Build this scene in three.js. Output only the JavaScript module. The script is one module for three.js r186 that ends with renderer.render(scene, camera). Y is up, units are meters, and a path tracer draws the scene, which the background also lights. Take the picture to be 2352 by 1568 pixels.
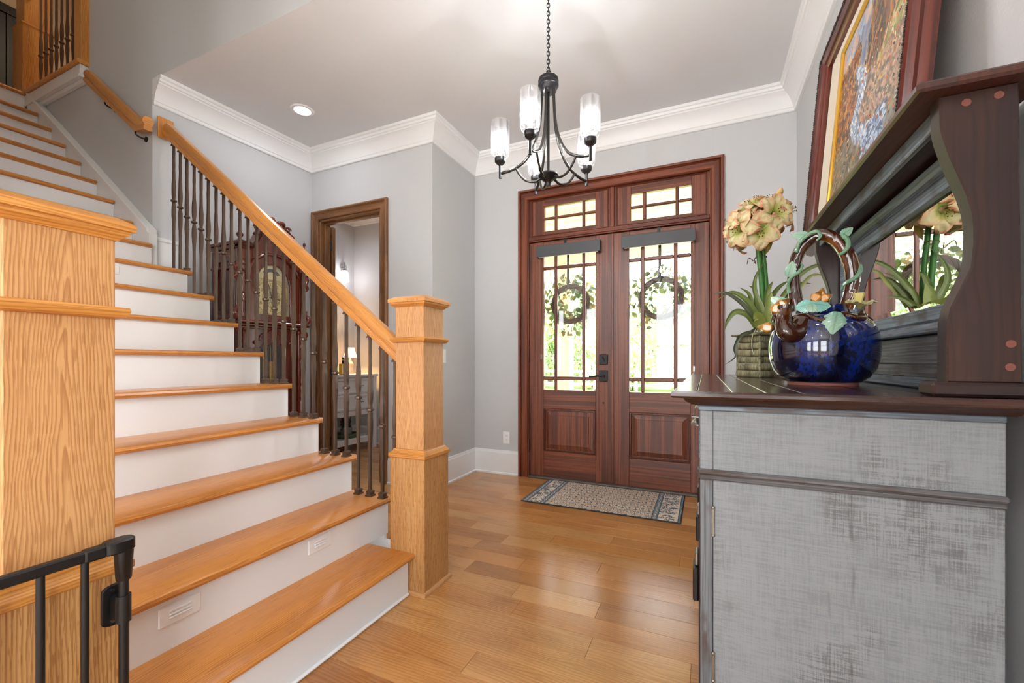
import * as THREE from 'three';
import { mergeGeometries, toCreasedNormals } from 'three/addons/utils/BufferGeometryUtils.js';
import { RectAreaLightUniformsLib } from 'three/addons/lights/RectAreaLightUniformsLib.js';

// ---------- camera, sky, sun, exposure ----------
const scene = new THREE.Scene();
const renderer = new THREE.WebGLRenderer({ antialias: true });
renderer.toneMapping = THREE.LinearToneMapping;
renderer.toneMappingExposure = 1.0;
renderer.shadowMap.enabled = true;
RectAreaLightUniformsLib.init();

const camera = new THREE.PerspectiveCamera(2 * Math.atan(784 / 976.27) * 180 / Math.PI, 1.5, 0.05, 200);
camera.position.set(0, 1.08, 0);
camera.rotation.y = 0.4243;
camera.setViewOffset(2352, 1568, -2.15, -48.35, 2352, 1568);   // shift lens: verticals stay vertical
scene.add(camera);

{ // bright summer sky: pale at the horizon, thin cloud
  const w = 512, h = 256, d = new Float32Array(w * h * 4);
  for (let y = 0; y < h; y++) for (let x = 0; x < w; x++) {
    const e = ((y + 0.5) / h - 0.5) * Math.PI, up = Math.max(0, Math.sin(e)), a = (x / w) * Math.PI * 2;
    const cl = 0.5 + 0.25 * Math.sin(a * 3 + Math.sin(e * 9) * 1.3) * Math.cos(e * 11 + a * 2) + 0.15 * Math.sin(a * 7 + e * 23);
    const k = Math.pow(1 - up, 2.2), c = 0.55 * cl * (1 - k);
    const o = (y * w + x) * 4;
    d[o] = 0.80 + 0.62 * k + c; d[o + 1] = 0.95 + 0.50 * k + c * 0.85; d[o + 2] = 1.22 + 0.20 * k + c * 0.55; d[o + 3] = 1;
  }
  const t = new THREE.DataTexture(d, w, h, THREE.RGBAFormat, THREE.FloatType);
  t.mapping = THREE.EquirectangularReflectionMapping; t.magFilter = THREE.LinearFilter; t.needsUpdate = true;
  scene.background = t; scene.backgroundIntensity = 8.0;
}
const SUN = 36.0;
const sun = new THREE.DirectionalLight(0xfff1dd, SUN);
sun.position.set(-22, 25, -1); sun.target.position.set(0, 0, -8);
sun.castShadow = true; sun.shadow.radius = 1; sun.shadow.mapSize.set(2048, 2048);
Object.assign(sun.shadow.camera, { left: -30, right: 30, top: 30, bottom: -30, near: 1, far: 90 });
scene.add(sun, sun.target);
const BULB = 0.6, CAN = 44, UPPER = 150;      // lamp strengths (chandelier bulb candela, recessed cans nits)

// ---------- helpers ----------
const V = (x, y, z) => new THREE.Vector3(x, y, z);
const PI = Math.PI, sin = Math.sin, cos = Math.cos, R = (d) => d * PI / 180;
function rng(s) { let a = s >>> 0; return () => { a = (a + 0x6d2b79f5) >>> 0; let t = Math.imul(a ^ (a >>> 15), 1 | a); t = (t + Math.imul(t ^ (t >>> 7), 61 | t)) ^ t; return ((t ^ (t >>> 14)) >>> 0) / 4294967296; }; }
const clamp = (x, a = 0, b = 1) => Math.min(b, Math.max(a, x)), lerp = (a, b, t) => a + (b - a) * t;
const sst = (a, b, x) => { const t = clamp((x - a) / (b - a)); return t * t * (3 - 2 * t); };
// periodic value noise
const NT = (() => { const r = rng(77), t = new Float32Array(65536); for (let i = 0; i < 65536; i++) t[i] = r(); return t; })();
function pn(x, y, px, py, s = 0) {
  const xi = Math.floor(x), yi = Math.floor(y); let fx = x - xi, fy = y - yi;
  fx = fx * fx * (3 - 2 * fx); fy = fy * fy * (3 - 2 * fy);
  const x0 = ((xi % px) + px) % px, x1 = (x0 + 1) % px, y0 = ((yi % py) + py) % py, y1 = (y0 + 1) % py;
  const h = (a, b) => NT[(a * 157 + b * 6271 + s * 7919 + ((a * b) & 255)) & 65535];
  const a = h(x0, y0), b = h(x1, y0), c = h(x0, y1), d = h(x1, y1);
  return a + (b - a) * fx + (c - a) * fy + (a - b - c + d) * fx * fy;
}
function fb(u, v, px, py, s = 0, n = 3) { let a = 0, w = 0.5, t = 0; for (let i = 0; i < n; i++) { a += w * pn(u * px, v * py, px, py, s + i * 13); t += w; w *= 0.5; px *= 2; py *= 2; } return a / t; }

const counts = new Map();
function numbered(n) { const k = counts.get(n) || 0; counts.set(n, k + 1); return k ? n + '_' + String(k).padStart(3, '0') : n; }
function tag(o, label, category, group, kind) { if (label) o.userData.label = label; if (category) o.userData.category = category; if (group) o.userData.group = group; if (kind) o.userData.kind = kind; return o; }
function thing(name, label, category, p = [0, 0, 0], rot = 0, group) {
  const g = new THREE.Group(); g.name = numbered(name); g.position.set(...p); g.rotation.y = rot; scene.add(g);
  return tag(g, label, category, group);
}
function struct(name, label) { const g = new THREE.Group(); g.name = name; g.userData.kind = 'structure'; if (label) g.userData.label = label; scene.add(g); return g; }
function prep(g) {
  let q = g;
  if (q.index) q = q.toNonIndexed();
  for (const k of Object.keys(q.attributes)) if (!['position', 'normal', 'uv', 'color'].includes(k)) q.deleteAttribute(k);
  if (!q.attributes.normal) q.computeVertexNormals();
  if (!q.attributes.uv) q.setAttribute('uv', new THREE.BufferAttribute(new Float32Array(q.attributes.position.count * 2), 2));
  return q;
}
function join(list) {
  if (list.length === 1) return prep(list[0]);
  const l = list.map(prep), hc = l.some((g) => g.attributes.color);
  if (hc) for (const g of l) if (!g.attributes.color) g.setAttribute('color', new THREE.BufferAttribute(new Float32Array(g.attributes.position.count * 3).fill(1), 3));
  return mergeGeometries(l, false);
}
// a mesh in the parent's own axes
function part(parent, name, geo, mat, label) {
  const m = new THREE.Mesh(Array.isArray(geo) ? join(geo) : geo, mat);
  m.name = parent === scene ? numbered(name) : name; m.castShadow = m.receiveShadow = true;
  if (label) m.userData.label = label;
  parent.add(m); return m;
}
// geometry given in world coordinates, put under a thing that stands unturned at its base
function world(parent, name, geo, mat, label) {
  const g = Array.isArray(geo) ? join(geo) : geo.clone(); const o = V(0, 0, 0);
  for (let p = parent; p && p !== scene; p = p.parent) o.add(p.position);
  g.translate(-o.x, -o.y, -o.z); return part(parent, name, g, mat, label);
}
// uv in metres by facing, v along the grain
function grain(g, axis = 'y', du = 0, dv = 0) {
  g = prep(g); const p = g.attributes.position, n = g.attributes.normal, uv = g.attributes.uv;
  const a = { x: 0, y: 1, z: 2 }[axis];
  for (let i = 0; i < p.count; i++) {
    const P = [p.getX(i), p.getY(i), p.getZ(i)], N = [Math.abs(n.getX(i)), Math.abs(n.getY(i)), Math.abs(n.getZ(i))];
    let k = N.indexOf(Math.max(...N)), u, v;
    if (k === a) { u = P[(a + 1) % 3]; v = P[(a + 2) % 3]; } else { u = P[3 - a - k]; v = P[a]; }
    uv.setXY(i, u + du, v + dv);
  }
  return g;
}
// box with chamfered edges between two corners: 44 triangles
function box(x0, y0, z0, x1, y1, z1, c = 0.003) {
  const hx = Math.abs(x1 - x0) / 2, hy = Math.abs(y1 - y0) / 2, hz = Math.abs(z1 - z0) / 2; c = Math.min(c, hx * 0.9, hy * 0.9, hz * 0.9);
  const pos = [], H = [hx, hy, hz];
  const pt = (sx, sy, sz, k) => { const s = [sx, sy, sz]; return s.map((q, i) => q * (i === k ? H[i] : H[i] - c)); };
  const tri = (a, b, d) => { const u = [b[0] - a[0], b[1] - a[1], b[2] - a[2]], v = [d[0] - a[0], d[1] - a[1], d[2] - a[2]]; const n = [u[1] * v[2] - u[2] * v[1], u[2] * v[0] - u[0] * v[2], u[0] * v[1] - u[1] * v[0]]; const m = [(a[0] + b[0] + d[0]), (a[1] + b[1] + d[1]), (a[2] + b[2] + d[2])]; if (n[0] * m[0] + n[1] * m[1] + n[2] * m[2] < 0) pos.push(...a, ...d, ...b); else pos.push(...a, ...b, ...d); };
  const quad = (a, b, d, e) => { tri(a, b, d); tri(a, d, e); };
  for (let k = 0; k < 3; k++) for (const s of [-1, 1]) {
    const i = (k + 1) % 3, j = (k + 2) % 3, q = (si, sj) => { const v = [0, 0, 0]; v[k] = s; v[i] = si; v[j] = sj; return pt(...v, k); };
    quad(q(-1, -1), q(1, -1), q(1, 1), q(-1, 1));
  }
  for (let k = 0; k < 3; k++) { const i = (k + 1) % 3, j = (k + 2) % 3; for (const si of [-1, 1]) for (const sj of [-1, 1]) { const q = (sk, f) => { const v = [0, 0, 0]; v[k] = sk; v[i] = si; v[j] = sj; return pt(...v, f); }; quad(q(-1, i), q(1, i), q(1, j), q(-1, j)); } }
  for (const a of [-1, 1]) for (const b of [-1, 1]) for (const d of [-1, 1]) tri(pt(a, b, d, 0), pt(a, b, d, 1), pt(a, b, d, 2));
  const g = new THREE.BufferGeometry(); g.setAttribute('position', new THREE.Float32BufferAttribute(pos, 3)); g.computeVertexNormals();
  g.setAttribute('uv', new THREE.Float32BufferAttribute(new Float32Array(pos.length / 3 * 2), 2));
  return g.translate((x0 + x1) / 2, (y0 + y1) / 2, (z0 + z1) / 2);
}
const gbox = (x0, y0, z0, x1, y1, z1, axis = 'y', c = 0.003, du = 0, dv = 0) => grain(box(x0, y0, z0, x1, y1, z1, c), axis, du, dv);
// moulding: profile [a, b] swept along a flat path with mitres; a runs to the side (dir x N), b along N
function sweep(prof, path, N, { closed = false, caps = true, crease = 0.5 } = {}) {
  const n = path.length, pts = path.map((p) => p.isVector3 ? p : V(...p)), side = [], seg = [];
  const m = closed ? n : n - 1;
  for (let i = 0; i < m; i++) seg.push(pts[(i + 1) % n].clone().sub(pts[i]).normalize());
  const sd = seg.map((d) => d.clone().cross(N).normalize());
  for (let i = 0; i < n; i++) {
    const a = closed ? sd[(i - 1 + m) % m] : sd[Math.max(0, i - 1)], b = closed ? sd[i] : sd[Math.min(m - 1, i)];
    side.push(a.clone().add(b).multiplyScalar(1 / (1 + a.dot(b))));
  }
  const P = (i, q) => pts[i % n].clone().addScaledVector(side[i % n], q[0]).addScaledVector(N, q[1]);
  const pos = [], uv = []; let L = 0; const cum = [0]; for (let k = 1; k < prof.length; k++) cum.push(cum[k - 1] + Math.hypot(prof[k][0] - prof[k - 1][0], prof[k][1] - prof[k - 1][1]));
  for (let i = 0; i < m; i++) {
    const l = pts[(i + 1) % n].distanceTo(pts[i]);
    for (let k = 0; k < prof.length - 1; k++) {
      const a = P(i, prof[k]), b = P(i + 1, prof[k]), c = P(i + 1, prof[k + 1]), d = P(i, prof[k + 1]);
      pos.push(...a, ...b, ...c, ...a, ...c, ...d); uv.push(cum[k], L, cum[k], L + l, cum[k + 1], L + l, cum[k], L, cum[k + 1], L + l, cum[k + 1], L);
    }
    L += l;
  }
  if (caps && !closed) for (const [i, f] of [[0, 1], [n - 1, 0]]) {
    const t = THREE.ShapeUtils.triangulateShape(prof.map((q) => new THREE.Vector2(...q)), []);
    for (const tr of t) { const w = f ? [tr[0], tr[1], tr[2]] : [tr[0], tr[2], tr[1]]; for (const k of w) { pos.push(...P(i, prof[k])); uv.push(...prof[k]); } }
  }
  let g = new THREE.BufferGeometry(); g.setAttribute('position', new THREE.Float32BufferAttribute(pos, 3)); g.setAttribute('uv', new THREE.Float32BufferAttribute(uv, 2));
  // orient outward by signed area of the profile
  let A = 0; for (let k = 0; k < prof.length; k++) { const a = prof[k], b = prof[(k + 1) % prof.length]; A += a[0] * b[1] - b[0] * a[1]; }
  if (A > 0) { const p = g.attributes.position.array, u = g.attributes.uv.array; for (let i = 0; i < p.length; i += 9) for (let k = 0; k < 3; k++) { const t = p[i + 3 + k]; p[i + 3 + k] = p[i + 6 + k]; p[i + 6 + k] = t; } for (let i = 0; i < u.length; i += 6) for (let k = 0; k < 2; k++) { const t = u[i + 2 + k]; u[i + 2 + k] = u[i + 4 + k]; u[i + 4 + k] = t; } }
  g.computeVertexNormals();
  return toCreasedNormals(g, crease);
}
const shut = (p) => [...p, p[0]];          // closes a profile outline
function lathe(pts, seg = 24, p = [0, 0, 0]) { const g = new THREE.LatheGeometry(pts.map((q) => new THREE.Vector2(Math.max(q[0], 1e-4), q[1])), seg); return toCreasedNormals(prep(g), 0.7).translate(...p); }
// tube along points with a radius for each point
function tube(pts, rad, seg = 24, rs = 8, crease = 1.2) {
  const c = new THREE.CatmullRomCurve3(pts.map((p) => p.isVector3 ? p : V(...p)), false, 'centripetal');
  const f = c.computeFrenetFrames(seg), pos = [], uv = [], rf = (t) => { if (!Array.isArray(rad)) return rad; const x = t * (rad.length - 1), i = Math.min(rad.length - 2, Math.floor(x)); return lerp(rad[i], rad[i + 1], x - i); };
  const ring = (i) => { const p = c.getPointAt(i / seg), o = []; for (let j = 0; j <= rs; j++) { const a = j / rs * 2 * PI; o.push(p.clone().addScaledVector(f.normals[i], cos(a) * rf(i / seg)).addScaledVector(f.binormals[i], sin(a) * rf(i / seg))); } return o; };
  let pr = ring(0); const len = c.getLength(); const p0 = c.getPointAt(0), p1 = c.getPointAt(1);
  for (let j = 0; j < rs; j++) { pos.push(...p0, ...pr[j + 1], ...pr[j]); uv.push(0, 0, 0, 0, 0, 0); }
  for (let i = 1; i <= seg; i++) { const q = ring(i); for (let j = 0; j < rs; j++) { pos.push(...pr[j], ...pr[j + 1], ...q[j + 1], ...pr[j], ...q[j + 1], ...q[j]); const u0 = j / rs * 0.1, u1 = (j + 1) / rs * 0.1, v0 = (i - 1) / seg * len, v1 = i / seg * len; uv.push(u0, v0, u1, v0, u1, v1, u0, v0, u1, v1, u0, v1); } pr = q; }
  for (let j = 0; j < rs; j++) { pos.push(...p1, ...pr[j], ...pr[j + 1]); uv.push(0, 0, 0, 0, 0, 0); }
  const g = new THREE.BufferGeometry(); g.setAttribute('position', new THREE.Float32BufferAttribute(pos, 3)); g.setAttribute('uv', new THREE.Float32BufferAttribute(uv, 2)); g.computeVertexNormals();
  return toCreasedNormals(g, crease);
}
const rod = (a, b, r, rs = 10, r2 = r) => { const A = V(...a), B = V(...b), d = B.clone().sub(A), g = new THREE.CylinderGeometry(r2, r, d.length(), rs); g.applyQuaternion(new THREE.Quaternion().setFromUnitVectors(V(0, 1, 0), d.normalize())); return prep(g).translate((a[0] + b[0]) / 2, (a[1] + b[1]) / 2, (a[2] + b[2]) / 2); };
const ball = (x, y, z, r, s = 12, sy = 1) => prep(new THREE.SphereGeometry(r, s, Math.max(6, s * 0.7 | 0)).scale(1, sy, 1)).translate(x, y, z);
// extruded outline [x, y] with depth along z (bevelled)
function slab(outline, depth, bevel = 0.003, holes = [], curve = 12) {
  const s = new THREE.Shape(outline.map((p) => new THREE.Vector2(...p))); for (const h of holes) s.holes.push(new THREE.Path(h.map((p) => new THREE.Vector2(...p))));
  return prep(new THREE.ExtrudeGeometry(s, { depth: depth - 2 * bevel, bevelEnabled: bevel > 0, bevelThickness: bevel, bevelSize: bevel, bevelOffset: -bevel, bevelSegments: 1, curveSegments: curve }).translate(0, 0, bevel));
}
// grid surface from f(u, v) -> [x, y, z, r, g, b]
function surf(f, nu, nv, crease = 1.5) {
  const P = []; for (let i = 0; i <= nu; i++) for (let j = 0; j <= nv; j++) P.push(f(i / nu, j / nv));
  const pos = [], col = [], uv = [], hc = P[0].length > 3, W = nv + 1;
  for (let i = 0; i < nu; i++) for (let j = 0; j < nv; j++) for (const [a, b] of [[0, 0], [1, 0], [1, 1], [0, 0], [1, 1], [0, 1]]) { const q = P[(i + a) * W + j + b]; pos.push(q[0], q[1], q[2]); if (hc) col.push(q[3], q[4], q[5]); uv.push((i + a) / nu, (j + b) / nv); }
  const g = new THREE.BufferGeometry(); g.setAttribute('position', new THREE.Float32BufferAttribute(pos, 3)); g.setAttribute('uv', new THREE.Float32BufferAttribute(uv, 2)); if (hc) g.setAttribute('color', new THREE.Float32BufferAttribute(col, 3));
  g.computeVertexNormals(); return toCreasedNormals(g, crease);
}

// ---------- textures ----------
function tex(w, h, f, { srgb = true, rep = [1, 1] } = {}) {
  const d = new Uint8Array(w * h * 4);
  for (let y = 0; y < h; y++) for (let x = 0; x < w; x++) { const c = f((x + 0.5) / w, (y + 0.5) / h), o = (y * w + x) * 4; d[o] = clamp(c[0], 0, 255); d[o + 1] = clamp(c[1], 0, 255); d[o + 2] = clamp(c[2], 0, 255); d[o + 3] = 255; }
  const t = new THREE.DataTexture(d, w, h); t.wrapS = t.wrapT = THREE.RepeatWrapping; t.magFilter = THREE.LinearFilter; t.minFilter = THREE.LinearMipmapLinearFilter; t.generateMipmaps = true;
  if (srgb) t.colorSpace = THREE.SRGBColorSpace; t.repeat.set(...rep); t.needsUpdate = true; return t;
}
const mix3 = (a, b, t) => [lerp(a[0], b[0], t), lerp(a[1], b[1], t), lerp(a[2], b[2], t)];
// plain-sawn (cathedral) or straight grain; the sheet is W x L metres
function wood({ w = 512, h = 1024, W = 0.4, L = 1.6, light, dark, cath = true, cols = 2, A = 9, B = 5, N = 40, late = 0.6, pore = 0.3, blotch = 0.25, s = 1, pv = 40, pu = 220, ns = 1 }) {
  return tex(w, h, (u, v) => {
    const n = fb(u, v, 4, 6, s, 3) - 0.5, n2 = fb(u, v, 12, 3, s + 40, 2) - 0.5; let r;
    if (cath) { const k = u * cols, du = (k - Math.floor(k) - 0.5) * 2 + n * 0.35, sg = Math.floor(k) % 2 ? -1 : 1; r = sg * A * v + B * Math.sqrt(du * du * 3 + 0.03) * 1.6 + (n * 2.2 + n2 * 0.7) * ns; } else r = u * N + n * 2.4 + n2 * 0.8;
    const q = r - Math.floor(r), lt = sst(0.35, 0.9, q) * (1 - sst(0.92, 1, q));
    const p = sst(0.6, 0.86, pn(u * pu, v * pv, pu, pv, s + 5)) * (0.35 + 0.65 * (1 - lt));
    const bl = fb(u, v, 3, 4, s + 9, 3), fine = pn(u * 400, v * 12, 400, 12, s + 21) - 0.5;
    return mix3(light, dark, clamp(lt * late + p * pore + (bl - 0.5) * blotch * 2 + fine * 0.18 + 0.05));
  }, { rep: [1 / W, 1 / L] });
}
const std = (o) => new THREE.MeshPhysicalMaterial({ roughness: 0.5, ...o });
const T = {};
T.floor = wood({ w: 1024, h: 1024, W: 0.52, L: 1.7, light: [214, 160, 98], dark: [150, 98, 50], cols: 3, A: 5, B: 2.5, late: 0.3, pore: 0.25, blotch: 0.42, s: 3 });
T.trim = wood({ w: 512, h: 1024, W: 0.34, L: 1.5, light: [224, 157, 80], dark: [158, 94, 36], cols: 2, A: 8, B: 4, ns: 0.7, late: 0.4, pore: 0.3, blotch: 0.35, s: 8 });
T.newel = wood({ w: 512, h: 1024, W: 0.33, L: 1.4, light: [228, 184, 132], dark: [164, 110, 62], cols: 2, A: 12, B: 5, ns: 0.5, late: 0.5, pore: 0.4, blotch: 0.15, s: 15 });
T.newel2 = wood({ w: 512, h: 1024, W: 0.33, L: 1.4, light: [205, 156, 98], dark: [138, 86, 42], cath: false, N: 46, late: 0.5, pore: 0.45, blotch: 0.2, s: 19, pv: 60 });
T.walnut = wood({ w: 256, h: 1024, W: 0.2, L: 1.4, light: [150, 102, 60], dark: [70, 44, 26], cath: false, N: 20, late: 0.5, pore: 0.3, blotch: 0.5, s: 23 });
T.mahogany = tex(512, 1024, (u, v) => {
  const n = fb(u, v, 3, 2, 51, 3) - 0.5, st = fb(u + n * 0.04, v * 1 + n * 0.1, 40, 2, 55, 3), f = pn(u * 320, v * 40, 320, 40, 61), b = fb(u, v, 60, 3, 66, 2);
  return mix3([136, 74, 48], [76, 38, 28], clamp(sst(0.3, 0.72, st) * 0.75 + (f > 0.74 ? 0.25 : 0) + (b - 0.5) * 0.5));
}, { rep: [1 / 0.5, 1 / 1.6] });
T.rustic = tex(1024, 1024, (u, v) => {
  const n = fb(u, v, 3, 3, 71, 3) - 0.5, r = u * 26 + n * 5, q = r - Math.floor(r), lt = sst(0.4, 0.9, q) * (1 - sst(0.9, 1, q));
  const st = fb(u, v, 120, 3, 75, 2), wear = sst(0.55, 0.75, fb(u, v, 5, 4, 78, 4)), dk = sst(0.5, 0.72, fb(u, v, 4, 2, 83, 4));
  let c = mix3([66, 41, 35], [41, 27, 25], clamp(lt * 0.4 + st * 0.5)); c = mix3(c, [108, 66, 52], wear * 0.5 * st * 1.4); return mix3(c, [40, 31, 34], dk * 0.6);
}, { rep: [1 / 0.45, 1 / 1.1] });
T.greypaint = tex(1024, 1536, (u, v) => {   // rubbed-through paint on the sideboard's end, one sheet over the panel
  const hx = fb(u, v, 300, 26, 91, 2), hy = fb(u, v, 16, 420, 95, 2), b = fb(u, v, 4, 5, 99, 4), b2 = fb(u, v, 12, 18, 104, 3), f = fb(u, v, 400, 600, 107, 2);
  const worn = sst(0.46, 0.74, b + 0.14 * sst(0.6, 1, u) * sst(0.8, 0.3, v)), rub = sst(0.38, 0.72, hx * 0.27 + hy * 0.33 + b2 * 0.22 + f * 0.18);
  const scr = Math.max(0, 1 - Math.abs(u - 0.555 - 0.012 * (pn(v * 30, 3, 30, 9, 5) - 0.5)) / (0.004 + 0.010 * pn(v * 14, 8, 14, 9, 6))) * sst(0.35, 0.6, pn(v * 22, 1, 22, 9, 8));
  const scr2 = Math.max(0, 1 - Math.abs(u - 0.49 + 0.02 * v) / 0.006) * sst(0.62, 0.8, pn(v * 16, 4, 16, 9, 11));
  let c = mix3([142, 148, 152], [110, 115, 119], rub * 0.5); c = mix3(c, [92, 90, 92], clamp(worn * rub * 0.75 + scr * 0.55 * (0.4 + hx) + scr2 * 0.4)); return c;
});
T.greywash = tex(512, 1024, (u, v) => {     // blue-grey wash over dark grain
  const n = fb(u, v, 4, 3, 111, 3) - 0.5, st = fb(u + n * 0.03, v, 60, 4, 115, 3), w = fb(u, v, 6, 9, 119, 4);
  return mix3(mix3([126, 139, 152], [88, 97, 107], sst(0.3, 0.75, st)), [74, 58, 52], sst(0.54, 0.74, w) * 0.6);
}, { rep: [1 / 0.25, 1 / 0.9] });
T.plaster = tex(256, 256, (u, v) => { const a = 128 + (fb(u, v, 60, 60, 131, 3) - 0.5) * 220; return [a, a, a]; }, { srgb: false, rep: [1 / 0.35, 1 / 0.35] });
T.pine = wood({ w: 512, h: 1024, W: 0.3, L: 1.6, light: [250, 238, 220], dark: [230, 208, 176], cols: 2, A: 5, B: 3, late: 0.4, pore: 0.1, s: 141 });
T.glassbump = tex(256, 512, (u, v) => { const a = 255 * (0.5 * sst(0.3, 0.7, fb(u, v, 14, 5, 151, 2)) + 0.5 * sst(0.35, 0.65, pn(u * 26, v * 9, 26, 9, 157))); return [a, a, a]; }, { srgb: false });
T.rippleshade = tex(256, 512, (u, v) => { const a = 196 + 59 * sst(0.3, 0.6, 0.6 * fb(u, v, 14, 5, 151, 2) + 0.4 * pn(u * 26, v * 9, 26, 9, 157)); return [a, a, a]; });  // clear glass: grey mottle painted in so the bulbs throw ripple streaks
T.glaze = tex(512, 512, (u, v) => {
  const a = fb(u, v, 7, 5, 161, 5), b = fb(u, v, 60, 44, 165, 4), c = sst(0.36, 0.66, a * 0.65 + b * 0.4);
  return mix3([7, 10, 30], [14, 40, 118], clamp(c * 0.75 + 0.45 * sst(0.4, 0.75, b)) * (0.35 + 0.65 * sst(0.3, 0.6, a)));
});
T.brown = tex(256, 256, (u, v) => { const a = fb(u, v, 10, 6, 171, 4); return mix3([58, 26, 12], [170, 98, 34], sst(0.4, 0.72, a)); });
T.bamboo = tex(256, 256, (u, v) => { const a = fb(u, v, 3, 40, 181, 3), b = fb(u, v, 4, 3, 187, 3); return mix3(mix3([158, 152, 118], [104, 100, 74], sst(0.3, 0.75, a)), [84, 76, 54], sst(0.55, 0.8, b) * 0.5); }, { rep: [1 / 0.2, 1 / 0.2] });
T.lawn = tex(512, 512, (u, v) => { const a = fb(u, v, 8, 8, 191, 4), b = pn(u * 200, v * 200, 200, 200, 195); return mix3([150, 172, 92], [86, 116, 46], clamp(a * 0.8 + b * 0.4 - 0.2)); }, { rep: [1 / 3, 1 / 3] });

// ---------- materials ----------
const M = {
  wall: std({ color: 0xc9cacb, roughness: 0.75, bumpMap: T.plaster, bumpScale: 0.0004 }),
  ceiling: std({ color: 0xe0e2e4, roughness: 0.8, bumpMap: T.plaster, bumpScale: 0.0003 }),
  white: std({ color: 0xeff0f0, roughness: 0.38 }),
  cream: std({ color: 0xe6d6c0, roughness: 0.8 }),
  trim: std({ map: T.trim, roughness: 0.3, clearcoat: 0.35, clearcoatRoughness: 0.2 }),
  tread: std({ map: T.trim, color: 0xf8efe6, roughness: 0.3, clearcoat: 0.3, clearcoatRoughness: 0.22 }),
  newel: std({ map: T.newel, color: 0xeedfcd, roughness: 0.45 }),
  newelB: std({ map: T.newel2, roughness: 0.45 }),
  shoe: std({ map: T.newel, color: 0xf2e8dc, roughness: 0.5 }),
  iron: std({ color: 0x66554a, roughness: 0.34, metalness: 0.75 }),
  black: std({ color: 0x0f1012, roughness: 0.42 }),
  bronze: std({ color: 0x2b2a2c, roughness: 0.35, metalness: 0.5 }),
  steel: std({ color: 0xc8c8c8, roughness: 0.25, metalness: 1 }),
  nickel: std({ color: 0x9a958b, roughness: 0.35, metalness: 0.9 }),
  mahogany: std({ map: T.mahogany, roughness: 0.42, clearcoat: 0.25, clearcoatRoughness: 0.3 }),
  casing: std({ map: T.mahogany, color: 0xffeedd, roughness: 0.42 }),
  walnut: std({ map: T.walnut, roughness: 0.45 }),
  clock: std({ map: T.mahogany, color: 0xd08c70, roughness: 0.22, clearcoat: 0.6, clearcoatRoughness: 0.1 }),
  rustic: std({ map: T.rustic, roughness: 0.38, bumpMap: T.rustic, bumpScale: 0.0006 }),
  rusticTop: std({ map: T.rustic, color: 0xffe8da, roughness: 0.24, clearcoat: 0.4, clearcoatRoughness: 0.15, bumpMap: T.rustic, bumpScale: 0.0008 }),
  shelf: std({ map: T.rustic, color: new THREE.Color(2.0, 1.75, 1.6), roughness: 0.4 }),
  greypaint: std({ map: T.greypaint, roughness: 0.55, bumpMap: T.greypaint, bumpScale: 0.0004 }),
  greywash: std({ map: T.greywash, roughness: 0.5, bumpMap: T.greywash, bumpScale: 0.0006 }),
  greyplank: std({ map: T.greywash, color: 0xe8d2c4, roughness: 0.55, bumpMap: T.greywash, bumpScale: 0.0008 }),
  greystile: std({ map: T.greywash, color: 0xf4e8de, roughness: 0.6, bumpMap: T.greywash, bumpScale: 0.001 }),
  glass: std({ color: 0xffffff, transmission: 1, roughness: 0.02, thickness: 0, ior: 1.5 }),
  mirror: std({ color: 0xf2f4f2, metalness: 1, roughness: 0.01 }),
  plastic: std({ color: 0xf3f3f2, roughness: 0.3 }),
  slot: std({ color: 0x55534f, roughness: 0.6 }),
  shade: std({ color: 0x4a4d50, roughness: 0.5 }),
  clear: std({ color: 0xffffff, transmission: 0.9, roughness: 0.1, thickness: 0 }),
  planks: [0xffffff, 0xf2e8de, 0xe6d9c8, 0xfff4e6, 0xdccab6, 0xf8ead8].map((c) => std({ map: T.floor, color: c, roughness: 0.25, clearcoat: 0.35, clearcoatRoughness: 0.2, bumpMap: T.floor, bumpScale: 0.00015 })),
};

// ---------- the setting ----------
const H1 = 3.12, ZD = -3.7277, XR = 0.618, XA = -2.104, ZC = -3.0, F2 = 3.485, TOP = 5.7;
const RISE = 0.1906, RUN = 0.2516, X0 = -1.009, ZS = -1.72;
const rx = (n) => X0 - n * RUN;                 // front face of riser n
const B = (x0, y0, z0, x1, y1, z1) => gbox(x0, y0, z0, x1, y1, z1, 'y', 0.0004);

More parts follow.
